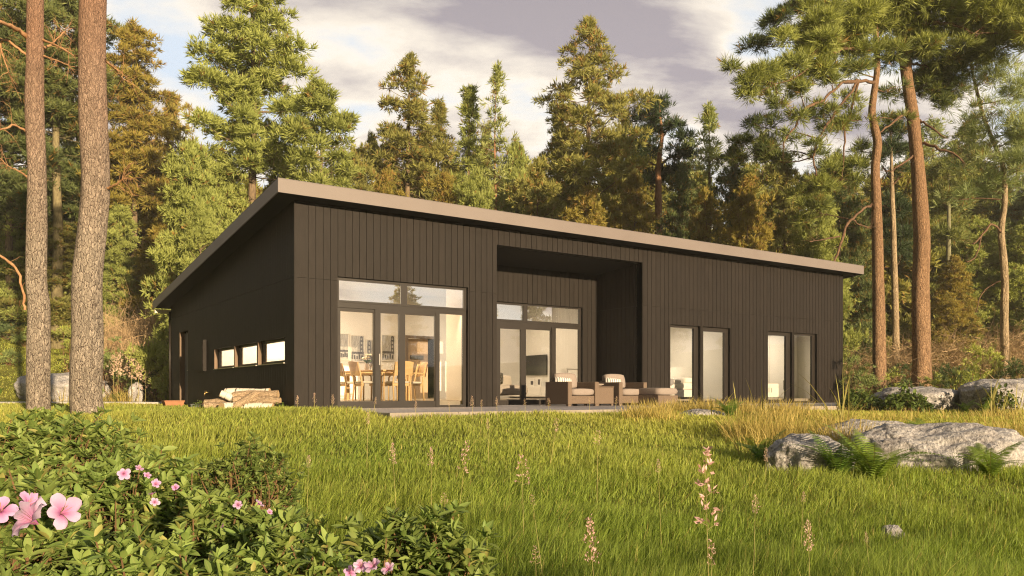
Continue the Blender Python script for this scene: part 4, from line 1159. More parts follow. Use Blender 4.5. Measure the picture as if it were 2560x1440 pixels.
left_trunk('thinner of the two bare plated pine trunks, with orange bare boughs', [(98, 1055, 62), (96, 1020, 55), (96, 940, 54), (97, 860, 54), (97, 760, 50), (90, 700, 48), (92, 560, 47), (93, 430, 42), (87, 300, 44), (86, 220, 43), (88, 150, 40), (89, 0, 38), (92, -160, 36), (90, -300, 33)], 15.5, 42, (80, -700, 0),
           limbs=[[(70, 95, 16, 0), (40, 72, 13, -.4), (0, 55, 12, -.9), (-60, 40, 9, -1.4)], [(68, 140, 10, 0), (30, 108, 7, -.2), (8, 100, 6, -.3), (2, 120, 4, -.3), (22, 180, 3, -.2)],
                  [(108, 120, 10, 0), (135, 105, 6, .3), (160, 80, 4, .5)], [(108, 100, 10, 0), (150, 118, 7, -.3), (185, 140, 4, -.5)], [(110, 140, 7, 0), (140, 150, 5, -.2), (172, 165, 3, -.4)],
                  [(66, 330, 8, 0), (36, 312, 7, -.3), (0, 325, 6, -.6), (-40, 330, 4, -.8)], [(70, 445, 8, 0), (50, 430, 6, .1), (20, 415, 4, .2), (5, 400, 3, .3)],
                  [(62, 775, 8, 0), (58, 730, 9, .1), (40, 670, 9, .2), (0, 640, 8, .3), (-40, 630, 6, .4)]])

# the two spreading pines on the right
m_barkP = bark_mat('pale_pine_bark', (.44, .34, .22), (.18, .12, .07), sx=14, sz=3, bump=.8, dist=.03)
def spread_pine(label, name, pts, v, seed, limbs, pads_px, pal, bark, dens=105, L=.34, wid=.011, K=11, base_extra=0):
    P, Rr = px_path(pts, v); o = P[0]; org = np.array((o[0], o[1], gz(o[0], o[1])))
    t = thing(name, label, 'tree', tuple(org), 0, 'tall pines framing the lawn')
    P[0] = (o[0], o[1], org[2] - .2)
    V, F = rough_trunk(P, Rr, org, seed, 36, .04)
    np_mesh('trunk', V, F, bark, t, smooth=True)
    rng = np.random.default_rng(seed)
    ends = []
    for lp in limbs:
        mb = MB()
        Q, q = px_path([a[:3] for a in lp], v, [a[3] for a in lp]); Q = [np.array(a) - org for a in Q]
        s_, r_ = smooth_path(Q, q, 5); s_ = s_ + rng.normal(size=s_.shape) * (r_[:, None] * .32) * (np.arange(len(s_)) > 0)[:, None]; r_ = r_ * rng.uniform(.82, 1.18, len(r_)) * .72
        mb.tube(s_, r_, 7, cap=False)
        for k_ in range(2, len(s_), 3): twigs(mb, rng, s_[k_], 1, .42, .009)
        twigs(mb, rng, s_[-1], 3, .45, .010)
        mb.build('branch', m_limb2, t, smooth=True)
        ends += [(s_[k], r_[k]) for k in range(len(s_) // 3, len(s_), 2)]
    axis = np.array(smooth_path(P, Rr, 3)[0]) - org
    top_axis = axis[len(axis) // 2:]
    pads = []; mb = MB()
    for (px, py, rp, dv_, h) in pads_px:
        vv = v + dv_; x, y = spot(px, vv); c = np.array((x, y, zat(py, vv))) - org; rm = rp / FPX * vv
        src = np.array([e[0] for e in ends] + list(top_axis)); dd_ = np.linalg.norm(src - c, axis=1) + .8 * np.maximum(0, src[:, 2] - c[2]); s0 = src[dd_.argmin()]
        limb(mb, rng, s0, c, .03, -.06, 5, .08, 4)
        for k in range(max(5, int(11 * rm))):
            a = rng.uniform(0, 6.28); q = rng.uniform(.25, .95) * rm; e = c + np.array([math.cos(a) * q, math.sin(a) * q, rng.uniform(-.35, .5) * rm])
            limb(mb, rng, c + (s0 - c) * rng.uniform(0, .4), e, .012, -.05, 3, .08, 3)
            sz = rm * rng.uniform(.34, .56)
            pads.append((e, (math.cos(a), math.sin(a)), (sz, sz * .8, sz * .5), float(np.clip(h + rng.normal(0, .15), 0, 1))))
    mb.build('twigs', m_limb2, t)
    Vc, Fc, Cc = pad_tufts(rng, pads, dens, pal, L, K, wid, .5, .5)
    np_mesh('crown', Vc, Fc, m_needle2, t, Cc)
    return t
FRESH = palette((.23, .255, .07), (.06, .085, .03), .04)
spread_pine('thinner of the two tall right-hand pines, its long boughs drooping left over the roof', 'pine_tree',
    [(2200, 1005, 38), (2199, 975, 32), (2198, 900, 32), (2197, 760, 29), (2195, 690, 27), (2194, 600, 26), (2191, 500, 23), (2188, 420, 21), (2194, 360, 21), (2186, 315, 20), (2180, 280, 18), (2184, 240, 17), (2193, 170, 14), (2192, 90, 10), (2185, 20, 6)], 30.0, 51,
    [[(2192, 205, 13, 0), (2145, 202, 13, -.4), (2100, 212, 11, -.8), (2058, 250, 10, -1.2), (2010, 272, 9, -1.5), (1993, 310, 8, -1.6), (1962, 350, 6, -1.8), (1960, 372, 4, -1.8)],
     [(2145, 202, 10, -.4), (2095, 272, 9, -.5), (2052, 335, 8, -.6), (2034, 390, 7, -.6), (2042, 440, 4, -.6)],
     [(2146, 204, 9, -.4), (2128, 280, 8, 0), (2112, 340, 7, .2), (2108, 410, 5, .3), (2104, 455, 3, .3)],
     [(2190, 130, 10, 0), (2120, 120, 8, -.8), (2050, 150, 7, -1.4), (1985, 195, 5, -2), (1930, 212, 4, -2.3)],
     [(2180, 510, 9, 0), (2155, 525, 9, -.3), (2120, 560, 9, -.5), (2098, 620, 8, -.6), (2085, 655, 6, -.6)], [(2130, 548, 6, -.4), (2150, 562, 5, -.4), (2172, 568, 3, -.3)], [(2100, 592, 5, -.6), (2060, 598, 4, -.7), (2025, 604, 3, -.8)]],
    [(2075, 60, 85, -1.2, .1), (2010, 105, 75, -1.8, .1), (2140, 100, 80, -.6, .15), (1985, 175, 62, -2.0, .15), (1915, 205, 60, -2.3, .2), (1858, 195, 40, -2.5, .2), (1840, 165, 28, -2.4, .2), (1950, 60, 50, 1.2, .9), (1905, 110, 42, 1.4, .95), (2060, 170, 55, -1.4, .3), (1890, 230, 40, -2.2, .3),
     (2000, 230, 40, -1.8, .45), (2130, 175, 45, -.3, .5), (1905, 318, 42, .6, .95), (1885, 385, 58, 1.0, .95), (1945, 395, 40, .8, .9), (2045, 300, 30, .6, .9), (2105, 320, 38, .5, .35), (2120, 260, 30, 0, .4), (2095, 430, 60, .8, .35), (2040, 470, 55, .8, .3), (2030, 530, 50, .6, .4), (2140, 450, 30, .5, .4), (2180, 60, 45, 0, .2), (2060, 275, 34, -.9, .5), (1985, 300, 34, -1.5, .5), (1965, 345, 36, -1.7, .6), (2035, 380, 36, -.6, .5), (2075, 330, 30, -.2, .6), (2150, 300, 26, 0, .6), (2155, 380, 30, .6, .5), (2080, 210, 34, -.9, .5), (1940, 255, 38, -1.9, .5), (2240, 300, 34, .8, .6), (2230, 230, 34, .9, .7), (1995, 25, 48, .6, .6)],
    FRESH, m_barkB)
spread_pine('thicker of the two tall right-hand pines, with a wide crown reaching the picture corner', 'pine_tree',
    [(2308, 1000, 62), (2306, 975, 50), (2304, 900, 43), (2302, 760, 42), (2302, 700, 39), (2305, 600, 38), (2300, 500, 36), (2293, 400, 31), (2282, 290, 29), (2268, 200, 27), (2259, 110, 30), (2250, 60, 34), (2243, 30, 26), (2236, -20, 16), (2240, -80, 10)], 31.0, 52,
    [[(2250, 42, 20, 0), (2290, 40, 17, -.6), (2330, 58, 14, -1), (2390, 62, 9, -1.4), (2440, 90, 6, -1.7)], [(2262, 90, 12, 0), (2350, 88, 10, .6), (2440, 92, 8, 1), (2500, 80, 5, 1.2)],
     [(2300, 300, 9, 0), (2330, 320, 7, -.5), (2362, 345, 5, -.9)], [(2308, 358, 11, 0), (2345, 372, 9, -.5), (2385, 385, 7, -.9), (2410, 408, 4, -1.1)],
     [(2280, 270, 9, 0), (2240, 300, 8, -.4), (2200, 330, 5, -.7)], [(2285, 385, 8, 0), (2262, 405, 7, -.4), (2225, 430, 4, -.6)], [(2275, 160, 8, 0), (2310, 165, 7, .5), (2345, 190, 4, .8)]],
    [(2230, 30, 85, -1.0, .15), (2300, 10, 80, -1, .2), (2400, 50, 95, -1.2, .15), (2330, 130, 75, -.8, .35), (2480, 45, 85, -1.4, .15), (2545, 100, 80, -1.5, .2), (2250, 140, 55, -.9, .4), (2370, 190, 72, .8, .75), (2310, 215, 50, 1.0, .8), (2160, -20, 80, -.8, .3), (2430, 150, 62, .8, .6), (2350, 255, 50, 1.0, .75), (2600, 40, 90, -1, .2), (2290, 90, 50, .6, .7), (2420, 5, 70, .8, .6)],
    FRESH, m_barkB)
# thin pale pine further right, dark Scots pine with the orange fork, and a slim stem between the two trunks
spread_pine('slender pine with a leaning pale stem and airy silver-green crown near the right edge', 'pine_tree',
    [(2512, 925, 26), (2512, 905, 20), (2511, 800, 19), (2512, 700, 17), (2508, 640, 17), (2503, 575, 15), (2512, 500, 13), (2508, 420, 11), (2490, 370, 10), (2462, 300, 9), (2445, 240, 8), (2430, 170, 6), (2428, 100, 4)], 33.0, 53,
    [[(2505, 585, 8, 0), (2480, 560, 7, -.4), (2455, 590, 7, -.6), (2432, 610, 5, -.8)], [(2455, 585, 6, -.6), (2440, 640, 5, -.6), (2418, 655, 4, -.7)], [(2505, 700, 5, 0), (2480, 712, 4, .2), (2455, 735, 4, .3), (2440, 780, 3, .4)], [(2490, 372, 6, 0), (2530, 420, 5, .5), (2570, 430, 4, .9)]],
    [(2440, 210, 55, -1, .2), (2500, 190, 60, -1.2, .15), (2550, 230, 60, -1, .2), (2480, 280, 55, -1, .25), (2540, 320, 65, -1.2, .2), (2440, 330, 50, .5, .4), (2500, 390, 60, -.8, .3), (2420, 400, 45, .6, .5), (2560, 420, 60, -.6, .3), (2450, 460, 55, .6, .6), (2520, 480, 55, .4, .5), (2390, 500, 50, .6, .6), (2590, 330, 60, -1, .2)],
    SILV, m_barkP, dens=34, L=.40, wid=.010, K=9)
spread_pine('dark Scots pine with an orange forked stem against the sky over the roof', 'scots_pine',
    [(1646, 640, 22), (1646, 560, 18), (1646, 460, 15), (1646, 430, 14), (1650, 380, 11), (1655, 340, 9), (1650, 290, 6), (1648, 262, 4)], 46.0, 54,
    [[(1646, 436, 9, 0), (1638, 415, 8, 0), (1622, 405, 6, .4), (1600, 402, 4, .8)], [(1648, 436, 9, 0), (1660, 405, 8, 0), (1685, 390, 6, -.4), (1705, 392, 4, -.8)], [(1654, 345, 6, 0), (1675, 320, 5, .4)]],
    [(1640, 275, 35, 0, .5), (1612, 300, 32, .8, .5), (1680, 310, 30, -.6, .5), (1600, 345, 40, .5, .6), (1640, 330, 35, .6, .6), (1700, 345, 26, -.8, .5), (1615, 385, 38, .4, .7), (1690, 395, 32, -.6, .6), (1720, 385, 22, -1, .5), (1590, 300, 22, 1, .6), (1655, 260, 25, 0, .4), (1680, 440, 40, 1.0, .8), (1620, 450, 45, 1.0, .8)],
    DEEP, m_bark_red, dens=70, L=.42, wid=.018, K=8)
spread_pine('slim dark pine seen between the two tall right-hand pines', 'scots_pine',
    [(2240, 930, 22), (2240, 900, 17), (2238, 760, 16), (2235, 640, 14), (2233, 560, 13), (2230, 480, 11), (2230, 440, 8), (2228, 380, 6), (2226, 320, 4)], 40.0, 55,
    [[(2230, 462, 7, 0), (2222, 440, 6, .2), (2205, 415, 4, .4)], [(2231, 465, 7, 0), (2245, 448, 6, -.2), (2256, 440, 4, -.4)], [(2236, 672, 4, 0), (2205, 668, 3, .3)]],
    [(2225, 330, 38, 0, .5), (2245, 380, 38, .6, .6), (2205, 390, 35, .4, .6), (2230, 430, 30, .8, .7), (2262, 330, 30, 0, .6), (2200, 520, 40, 1, .7), (2260, 520, 42, 1, .7), (2225, 590, 50, 1.2, .8), (2255, 640, 40, 1.2, .7)],
    DEEP, m_barkP, dens=60, L=.40, wid=.016, K=8)
spread_pine('grey-green limbless trunk far back, left of the leaning pale pine', 'pine_tree',
    [(2370, 905, 16), (2370, 840, 13), (2370, 760, 13), (2371, 660, 12), (2372, 560, 9), (2372, 420, 5)], 47.0, 56,
    [[(2371, 790, 4, 0), (2395, 770, 3, .4)]],
    [(2370, 430, 45, 0, .4), (2340, 470, 45, .6, .5), (2400, 480, 45, -.4, .5), (2372, 520, 55, .8, .6), (2375, 590, 50, .6, .6)],
    MID, mat('green_grey_bark', (.17, .165, .10), (.24, .23, .14), scale=6, rough=.9, bump=.3), dens=50, L=.4, wid=.018, K=7)

# --- woods: far backdrop beyond the last single trees, and the wood across the meadow that the windows mirror
def wood(name, spots_, pal, seed, dens=26, L=.55, wid=.05, K=6):
    rng = np.random.default_rng(seed); pads = []; mb = MB()
    for (x, y, h, r) in spots_:
        z0 = gz(x, y)
        ps, _ = cone_pads(rng, h, .6, r, low=.9, power=.6, size=1.5, fat=.62, wild=.2)
        pads += [((c[0] + x, c[1] + y, c[2] + z0), d, rr3, hh) for (c, d, rr3, hh) in ps]
        mb.tube([(x, y, z0 - .3), (x, y, z0 + h - .3)], [.16, .02], 5)
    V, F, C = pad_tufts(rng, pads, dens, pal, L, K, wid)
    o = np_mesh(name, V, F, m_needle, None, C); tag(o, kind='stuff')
    mb.build('trunks', m_bark_far, o)
    return o
rg = random.Random(9); S1 = []
for px in range(-160, 2760, 62):
    v = rg.uniform(52, 68); x, y = spot(px + rg.uniform(-20, 20), v); top = rg.uniform(372, 480)
    if 480 < px < 900 or 1150 < px < 1350 or 1650 < px < 1900: top += 40
    S1.append((x, y, zat(top, v) - gz(x, y), rg.uniform(2.6, 3.8)))
tag(wood('forest', S1, palette((.20, .19, .045), (.12, .13, .035), .14), 61), 'dark mass of conifers closing the view behind the single trees', 'forest')
S2 = []
for i in range(26):
    a = R(-62 + i * 7.2 + rg.uniform(-2, 2)); d = rg.uniform(92, 116); h_ = rg.uniform(8.5, 13.5); h_ = min(h_, 8.4 + .8 * rg.random()) if a < R(13) else (h_ + 3.0 if a < R(62) else h_)
    S2.append((5 + math.sin(a) * d, -math.cos(a) * d, h_, rg.uniform(2.6, 4.0)))
tag(wood('woodland', S2, OLIVE, 62, dens=14, L=.7, wid=.07), 'conifer wood across the meadow, mirrored in the window panes', 'woodland')

# ================================================================ LOW PLANTS AND STONES
from mathutils import noise as mnoise
m_grass = leaf_mat('meadow_grass', trans=.45, rough=.5, spec=.25, var=0, tcol=(1.2, 1.15, .5))
m_dry = leaf_mat('dry_grass_blades', trans=.3, rough=.55, spec=.25, var=.06, tcol=(1.15, 1.05, .6))
m_leaf = leaf_mat('rhododendron_leaf', trans=.30, rough=.5, spec=.28, var=.10, midrib=True)
m_leaf2 = leaf_mat('small_leaves', trans=.3, rough=.5, spec=.3, var=.15)
m_petal = leaf_mat('pink_petals', trans=.4, rough=.6, spec=.2, var=.05, tcol=(1.1, 1., 1.05))
m_fern = leaf_mat('fern_leaf', trans=.4, rough=.5, spec=.25, var=.10)
m_stem = mat('brown_stem', (.16, .095, .05), (.24, .14, .07), scale=20, rough=.8)
m_gstem = mat('straw_stem', (.34, .30, .11), (.42, .36, .15), scale=20, rough=.7)
m_seed = leaf_mat('seed_husk', trans=.3, rough=.6, spec=.2, var=.08)

def sm_noise(x, y, s, seed=0):
    r = np.random.default_rng(seed); v = np.zeros_like(x)
    for k in range(7):
        a = r.uniform(0, 6.28); f = s * r.uniform(.5, 1.9)
        v += np.sin((x * math.cos(a) + y * math.sin(a)) * f + r.uniform(0, 6.28))
    return v / 7 * 1.7

def blade_mesh(name, x, y, z, h, wid, lean_az, lean, col, m, seed=0, curl=.5):
    """tapering three-joint blades"""
    r = np.random.default_rng(seed); n = len(x)
    az = r.uniform(0, 2 * np.pi, n)
    side = np.stack([np.cos(az), np.sin(az), np.zeros(n)], -1)
    ld = np.stack([np.cos(lean_az), np.sin(lean_az), np.zeros(n)], -1)
    b = np.stack([x, y, z - .02], -1)
    def at(t):
        k = lean * (t * .55 + curl * t * t)
        return b + ld * (h * k)[:, None] + np.array([0, 0, 1.]) * (h * t * np.sqrt(np.clip(1 - (k * .55) ** 2, .15, 1)))[:, None]
    ws = [1.0, .85, .55]
    vs = []
    for t, w_ in zip((0, .38, .74), ws):
        p = at(np.full(n, t)); vs += [p - side * (wid * w_ / 2)[:, None], p + side * (wid * w_ / 2)[:, None]]
    vs.append(at(np.ones(n)))
    V = np.stack(vs, 1).reshape(-1, 3)
    i = (np.arange(n) * 7)[:, None]
    F = np.concatenate([i + np.array(f) for f in ([0, 1, 3], [0, 3, 2], [2, 3, 5], [2, 5, 4], [4, 5, 6])], 0)
    return np_mesh(name, V, F, m, None, np.repeat(col, 7, 0))

def outside(x, y):
    ok = ~((x > .12) & (x < 19.68) & (y > -4.21) & (y < .0))
    ok &= ~((x > -.06) & (x < 19.2) & (y > -.05) & (y < 12.0))
    u, v = uv_of(x, y)
    ok &= ~((v > 28.55) & (v < 31.05) & (u < -11.3))
    return ok

STONES = []   # (x, y, rx, ry) footprints where no lawn grows
def boulder(label, px, v, w_px, top, base, seed, depth=.75, squash=None, group='grey boulders in the meadow', shape=None, sink=.12):
    x, y = spot(px, v); zb = min(gz(x, y), zat(base, v)); zt_ = zat(top, v)
    rx = w_px / 2 / FPX * v; rz = (zt_ - zb + sink) ; ry = rx * depth
    import bmesh
    bm = bmesh.new(); bmesh.ops.create_icosphere(bm, subdivisions=6 if w_px > 150 else 5, radius=1)
    off = Vector((seed * 3.7, seed * 1.9, seed * .7))
    ca, sa = RT[0], RT[1]
    for vt in bm.verts:
        p = vt.co.copy()
        d = 1 + .22 * mnoise.noise(p * 1.3 + off) + .10 * mnoise.noise(p * 3.1 + off) + .05 * mnoise.noise(p * 7 + off) + .022 * mnoise.noise(p * 17 + off) + .012 * mnoise.noise(p * 40 + off)
        q = p * d; q.z = math.copysign(abs(q.z) ** .74, q.z)
        if shape: q.z += shape(p)
        u_, w_, h_ = q.x * rx, q.y * ry, (q.z * .62 + .38) * rz
        vt.co = Vector((u_ * RT[0] + w_ * FW[0], u_ * RT[1] + w_ * FW[1], h_))
    me = bpy.data.meshes.new('boulder'); bm.to_mesh(me); bm.free()
    for p in me.polygons: p.use_smooth = True
    me.materials.append(m_rock); o = bpy.data.objects.new('boulder', me); link(o); o.location = (x, y, zb - sink)
    tag(o, label, 'boulder', group); STONES.append((x, y, rx * .9, ry * .9))
    return o
def rock_mat():
    m, nt, out = new_mat('lichened_granite')
    tc = N(nt, 'ShaderNodeTexCoord')
    n1 = N(nt, 'ShaderNodeTexNoise'); n1.inputs['Scale'].default_value = 3.2; n1.inputs['Detail'].default_value = 8; n1.inputs['Roughness'].default_value = .68; nt.links.new(tc.outputs['Object'], n1.inputs['Vector'])
    n2 = N(nt, 'ShaderNodeTexNoise'); n2.inputs['Scale'].default_value = 26; n2.inputs['Detail'].default_value = 6; n2.inputs['Roughness'].default_value = .7; nt.links.new(tc.outputs['Object'], n2.inputs['Vector'])
    r1 = ramp(nt, [(.28, (.24, .22, .22)), (.44, (.44, .43, .445)), (.60, (.58, .575, .59)), (.75, (.70, .69, .69))], n1.outputs['Fac'])
    r2 = ramp(nt, [(.32, (.45, .42, .40)), (.55, (1.1, 1.08, 1.05)), (.72, (1.35, 1.3, 1.2))], n2.outputs['Fac'])
    mx = N(nt, 'ShaderNodeMix', data_type='RGBA', blend_type='MULTIPLY'); mx.inputs[0].default_value = 1
    nt.links.new(r1.outputs[0], mx.inputs[6]); nt.links.new(r2.outputs[0], mx.inputs[7])
    b = N(nt, 'ShaderNodeBsdfPrincipled'); b.inputs['Roughness'].default_value = .92; b.inputs['Specular IOR Level'].default_value = .15
    nt.links.new(mx.outputs[2], b.inputs['Base Color'])
    ad = N(nt, 'ShaderNodeMath', operation='MULTIPLY_ADD'); ad.inputs[1].default_value = .45; nt.links.new(n2.outputs['Fac'], ad.inputs[0]); nt.links.new(n1.outputs['Fac'], ad.inputs[2])
    bp = N(nt, 'ShaderNodeBump'); bp.inputs['Strength'].default_value = 1; bp.inputs['Distance'].default_value = .09
    nt.links.new(ad.outputs[0], bp.inputs['Height']); nt.links.new(bp.outputs[0], b.inputs['Normal']); nt.links.new(b.outputs[0], out.inputs[0])
    return m
m_rock = rock_mat()
boulder('rounded grey boulder at the left end of the nearer stones, fern at its right', 2018, 9.0, 205, 1086, 1200, 1, depth=.8)
boulder('long pale saddle-backed boulder, biggest of the nearer stones on the right of the lawn', 2352, 9.4, 440, 1052, 1210, 2, depth=.66, shape=lambda p: .22 * (p.x ** 2) * (1 if p.z > -.3 else 0) - .16 * math.exp(-((p.x + .22) / .3) ** 2) * max(0, p.z))
boulder('grey slab behind the saddle-backed boulder, half hidden by golden grass', 2185, 11.0, 300, 1052, 1130, 3, depth=.6)
boulder('low lichened boulder between the house end and the lawn, leafy branches before it', 2292, 22.0, 250, 966, 1026, 4, depth=.8)
boulder('large pale boulder cut by the right edge, behind the lawn', 2515, 21.0, 235, 946, 1028, 5, depth=.9)
boulder('flat grey stone with a fern on it before the bedroom doors', 1752, 15.0, 130, 1022, 1052, 6, depth=.8)
boulder('smooth pale boulder beyond the concrete path, behind the two bare trunks', 160, 33.5, 215, 930, 1000, 7, depth=.7)
boulder('fist-sized stone lying alone in the near lawn', 2232, 6.0, 56, 1312, 1350, 8, depth=.9, sink=.04)
boulder('small pale stone among the plumes left of the gable', 340, 31.8, 34, 955, 970, 9, depth=.9, sink=.05)

# --- lawn -----------------------------------------------------------------------------
def lawn():
    r = np.random.default_rng(21)
    X = []; Y = []; Vv = []
    for v0, v1, dn in ((1.3, 2.6, 7800), (2.6, 4.2, 7400), (4.2, 6.5, 4600), (6.5, 10, 2100), (10, 15, 950), (15, 21, 380), (21, 29, 150), (31, 52, 130)):
        um = .70 if v0 < 30 else .66
        area = um * (v1 * v1 - v0 * v0); n = int(area * dn)
        v = np.sqrt(r.uniform(v0 * v0, v1 * v1, n)); u = r.uniform(-um, um, n) * v
        X.append(CAM[0] + RT[0] * u + FW[0] * v); Y.append(CAM[1] + RT[1] * u + FW[1] * v); Vv.append(v)
    x = np.concatenate(X); y = np.concatenate(Y); v = np.concatenate(Vv)
    ok = outside(x, y)
    for (sx, sy, a, b) in STONES: ok &= ((x - sx) ** 2 + (y - sy) ** 2) > (min(a, b) * .62) ** 2
    x, y, v = x[ok], y[ok], v[ok]; n = len(x)
    z = ground_np(x, y)
    n1 = sm_noise(x, y, 1.1, 1); n2 = sm_noise(x, y, 3.2, 2); n3 = sm_noise(x, y, .45, 3)
    h = (.135 + .04 * n1 + .02 * n2) * r.uniform(.6, 1.35, n)
    h *= 1 + .38 * np.clip(sm_noise(x, y, 4.5, 12), -1, 1)
    h *= np.interp(v, [2, 4, 6, 12, 20], [1.7, 1.4, 1.05, .68, .6])
    wid = np.interp(v, [1.5, 4, 8, 14, 22, 29, 50], [.0026, .0036, .0072, .014, .026, .035, .04]) * r.uniform(.7, 1.3, n)
    laz = .9 + 1.5 * n3 + r.normal(0, 1.0, n)
    lean = np.clip(.40 + .22 * n2 + r.normal(0, .30, n), .02, 1.15)
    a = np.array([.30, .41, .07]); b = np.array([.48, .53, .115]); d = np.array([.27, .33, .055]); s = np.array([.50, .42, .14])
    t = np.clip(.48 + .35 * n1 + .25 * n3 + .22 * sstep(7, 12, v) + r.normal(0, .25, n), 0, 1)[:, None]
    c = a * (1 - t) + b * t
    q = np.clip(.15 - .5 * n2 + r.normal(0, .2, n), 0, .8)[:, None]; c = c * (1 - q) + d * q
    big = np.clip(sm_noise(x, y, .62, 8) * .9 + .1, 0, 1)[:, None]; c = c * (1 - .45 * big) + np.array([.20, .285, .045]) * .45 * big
    sun_band = (sstep(8, 13, v) * np.clip(.55 + .5 * n3 + .2 * n1, 0, 1) * .42)[:, None]; c = c * (1 - sun_band) + np.array([.64, .575, .15]) * sun_band  # golden sunlit band towards the house, sunlight painted into the blade colour
    near_shade = (sstep(8.5, 4.5, v) * np.clip(.5 - .5 * n3, 0, 1) * .55)[:, None]; c = c * (1 - near_shade) + np.array([.22, .32, .055]) * near_shade  # darker green patches near the camera, shade painted into the blade colour
    k = r.random(n) < .035; c[k] = s
    c *= r.uniform(.55, 1.35, (n, 1))
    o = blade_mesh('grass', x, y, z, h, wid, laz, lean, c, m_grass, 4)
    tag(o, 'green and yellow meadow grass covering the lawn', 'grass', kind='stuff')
lawn()

def clump_grass(name, label, cl, seed, m, cols, h0, w0):
    """cl: (px, v, radius m, blades, height factor)"""
    r = np.random.default_rng(seed); xs = []; ys = []; hs = []; vs = []; la = []; cx_ = []
    for (px, v, rad, n, hf) in cl:
        cx, cy_ = spot(px, v); a = r.uniform(0, 6.28, n); q = rad * np.sqrt(r.random(n))
        xs.append(cx + q * np.cos(a)); ys.append(cy_ + q * np.sin(a)); hs.append(h0 * hf * r.uniform(.45, 1.2, n)); vs.append(np.full(n, v)); la.append(a + r.normal(0, .8, n))
    x, y, h, v, la = map(np.concatenate, (xs, ys, hs, vs, la))
    ok = outside(x, y); x, y, h, v, la = x[ok], y[ok], h[ok], v[ok], la[ok]; n = len(x)
    t = r.random((n, 1)); c = np.array(cols[0]) * (1 - t) + np.array(cols[1]) * t; c *= r.uniform(.8, 1.15, (n, 1))
    o = blade_mesh(name, x, y, ground_np(x, y), h, w0 * np.interp(v, [3, 10, 16, 30], [1, 1.6, 2.4, 4]) * r.uniform(.6, 1.3, n), la, np.clip(r.normal(.42, .25, n), .02, 1.1), c, m, seed)
    return tag(o, label, name.replace('_', ' '), kind='stuff')
GOLD = ((.60, .46, .15), (.45, .40, .12))
dg = []
rg = random.Random(4)
for i in range(52):
    p_ = rg.uniform(1585, 2010); dg.append((p_, rg.uniform(15.6, 17.2) if 1670 < p_ < 1890 else rg.uniform(13.4, 16.4), .32, 80, rg.uniform(.8, 1.3)))
for i in range(46): dg.append((rg.uniform(1850, 2170), rg.uniform(9.9, 12.0), .28, 58, rg.uniform(1.1, 1.75)))
for i in range(16): dg.append((rg.uniform(2455, 2640), rg.uniform(9.8, 12.5), .3, 80, rg.uniform(.8, 1.3)))
for i in range(20): dg.append((rg.uniform(2180, 2620), rg.uniform(14, 19), .4, 50, rg.uniform(.5, .9)))
for i in range(24): dg.append((rg.uniform(150, 415), rg.uniform(31.3, 34), .5, 55, rg.uniform(1.2, 2.4)))
clump_grass('dry_grass', 'golden dry grass tufts before the bedroom doors and round the stones', dg, 31, m_dry, GOLD, .29, .005)
tg = []
for px, v in ((1085, 2.2), (1300, 2.3), (1515, 2.9), (1720, 2.4), (2110, 2.9), (1420, 2.2), (1640, 3.4), (330, 2.3), (520, 2.2), (470, 2.4), (1850, 3.2), (2450, 3.0), (960, 2.3)): tg.append((px, v, .08, 5, 1.0))
for px in (2475, 2490, 2540, 2555, 2500, 2520): tg.append((px, 18.5, .2, 4, 2.0))
for px in (2085, 2098, 2110, 2122, 1905, 1912, 1850, 1790): tg.append((px, 14.6 if px < 2000 else 13.2, .1, 4, 2.0 if px > 2000 else 1.5))
clump_grass('tall_grass', 'broad tall grass blades standing above the lawn', tg, 32, m_dry, ((.30, .30, .075), (.40, .36, .12)), .42, .013)

# --- rhododendrons ----------------------------------------------------------------------
LV_T = np.array([0, .22, .5, .78, 1.0]); LV_W = np.array([.12, .82, 1.0, .62, .04])
def leaf_arrays(rng, P, D, L, Wd, C, droop=.16, cup=.2):
    """pointed leaves folded along the midrib; P base, D direction"""
    n = len(P); up = np.array([0, 0, 1.])
    side = norm(np.cross(D, up) + 1e-4 * rng.normal(size=(n, 3))); nrm = norm(np.cross(side, D))
    roll = rng.normal(0, .35, n)[:, None]; s2 = side * np.cos(roll) + nrm * np.sin(roll); n2 = nrm * np.cos(roll) - side * np.sin(roll)
    rows = []; mids = []
    dr = (droop * rng.uniform(.3, 1.6, n))[:, None]
    for t, w_ in zip(LV_T, LV_W):
        c = P + D * (L * t)[:, None] - up * (dr * (L * t * t)[:, None]) 
        e = (Wd * w_ / 2)[:, None]
        rows += [c - s2 * e + n2 * e * cup * 2, c, c + s2 * e + n2 * e * cup * 2]; mids += [0, 1, 0]
    V = np.stack(rows, 1).reshape(-1, 3); mid = np.tile(np.array(mids, float), n)
    i = (np.arange(n) * 15)[:, None]; fs = []
    for k in range(4):
        a = k * 3; fs += [[a, a + 1, a + 4, a + 3], [a + 1, a + 2, a + 5, a + 4]]
    F = np.concatenate([i + np.array(f) for f in fs], 0)
    return V, F, np.repeat(C, 15, 0), mid

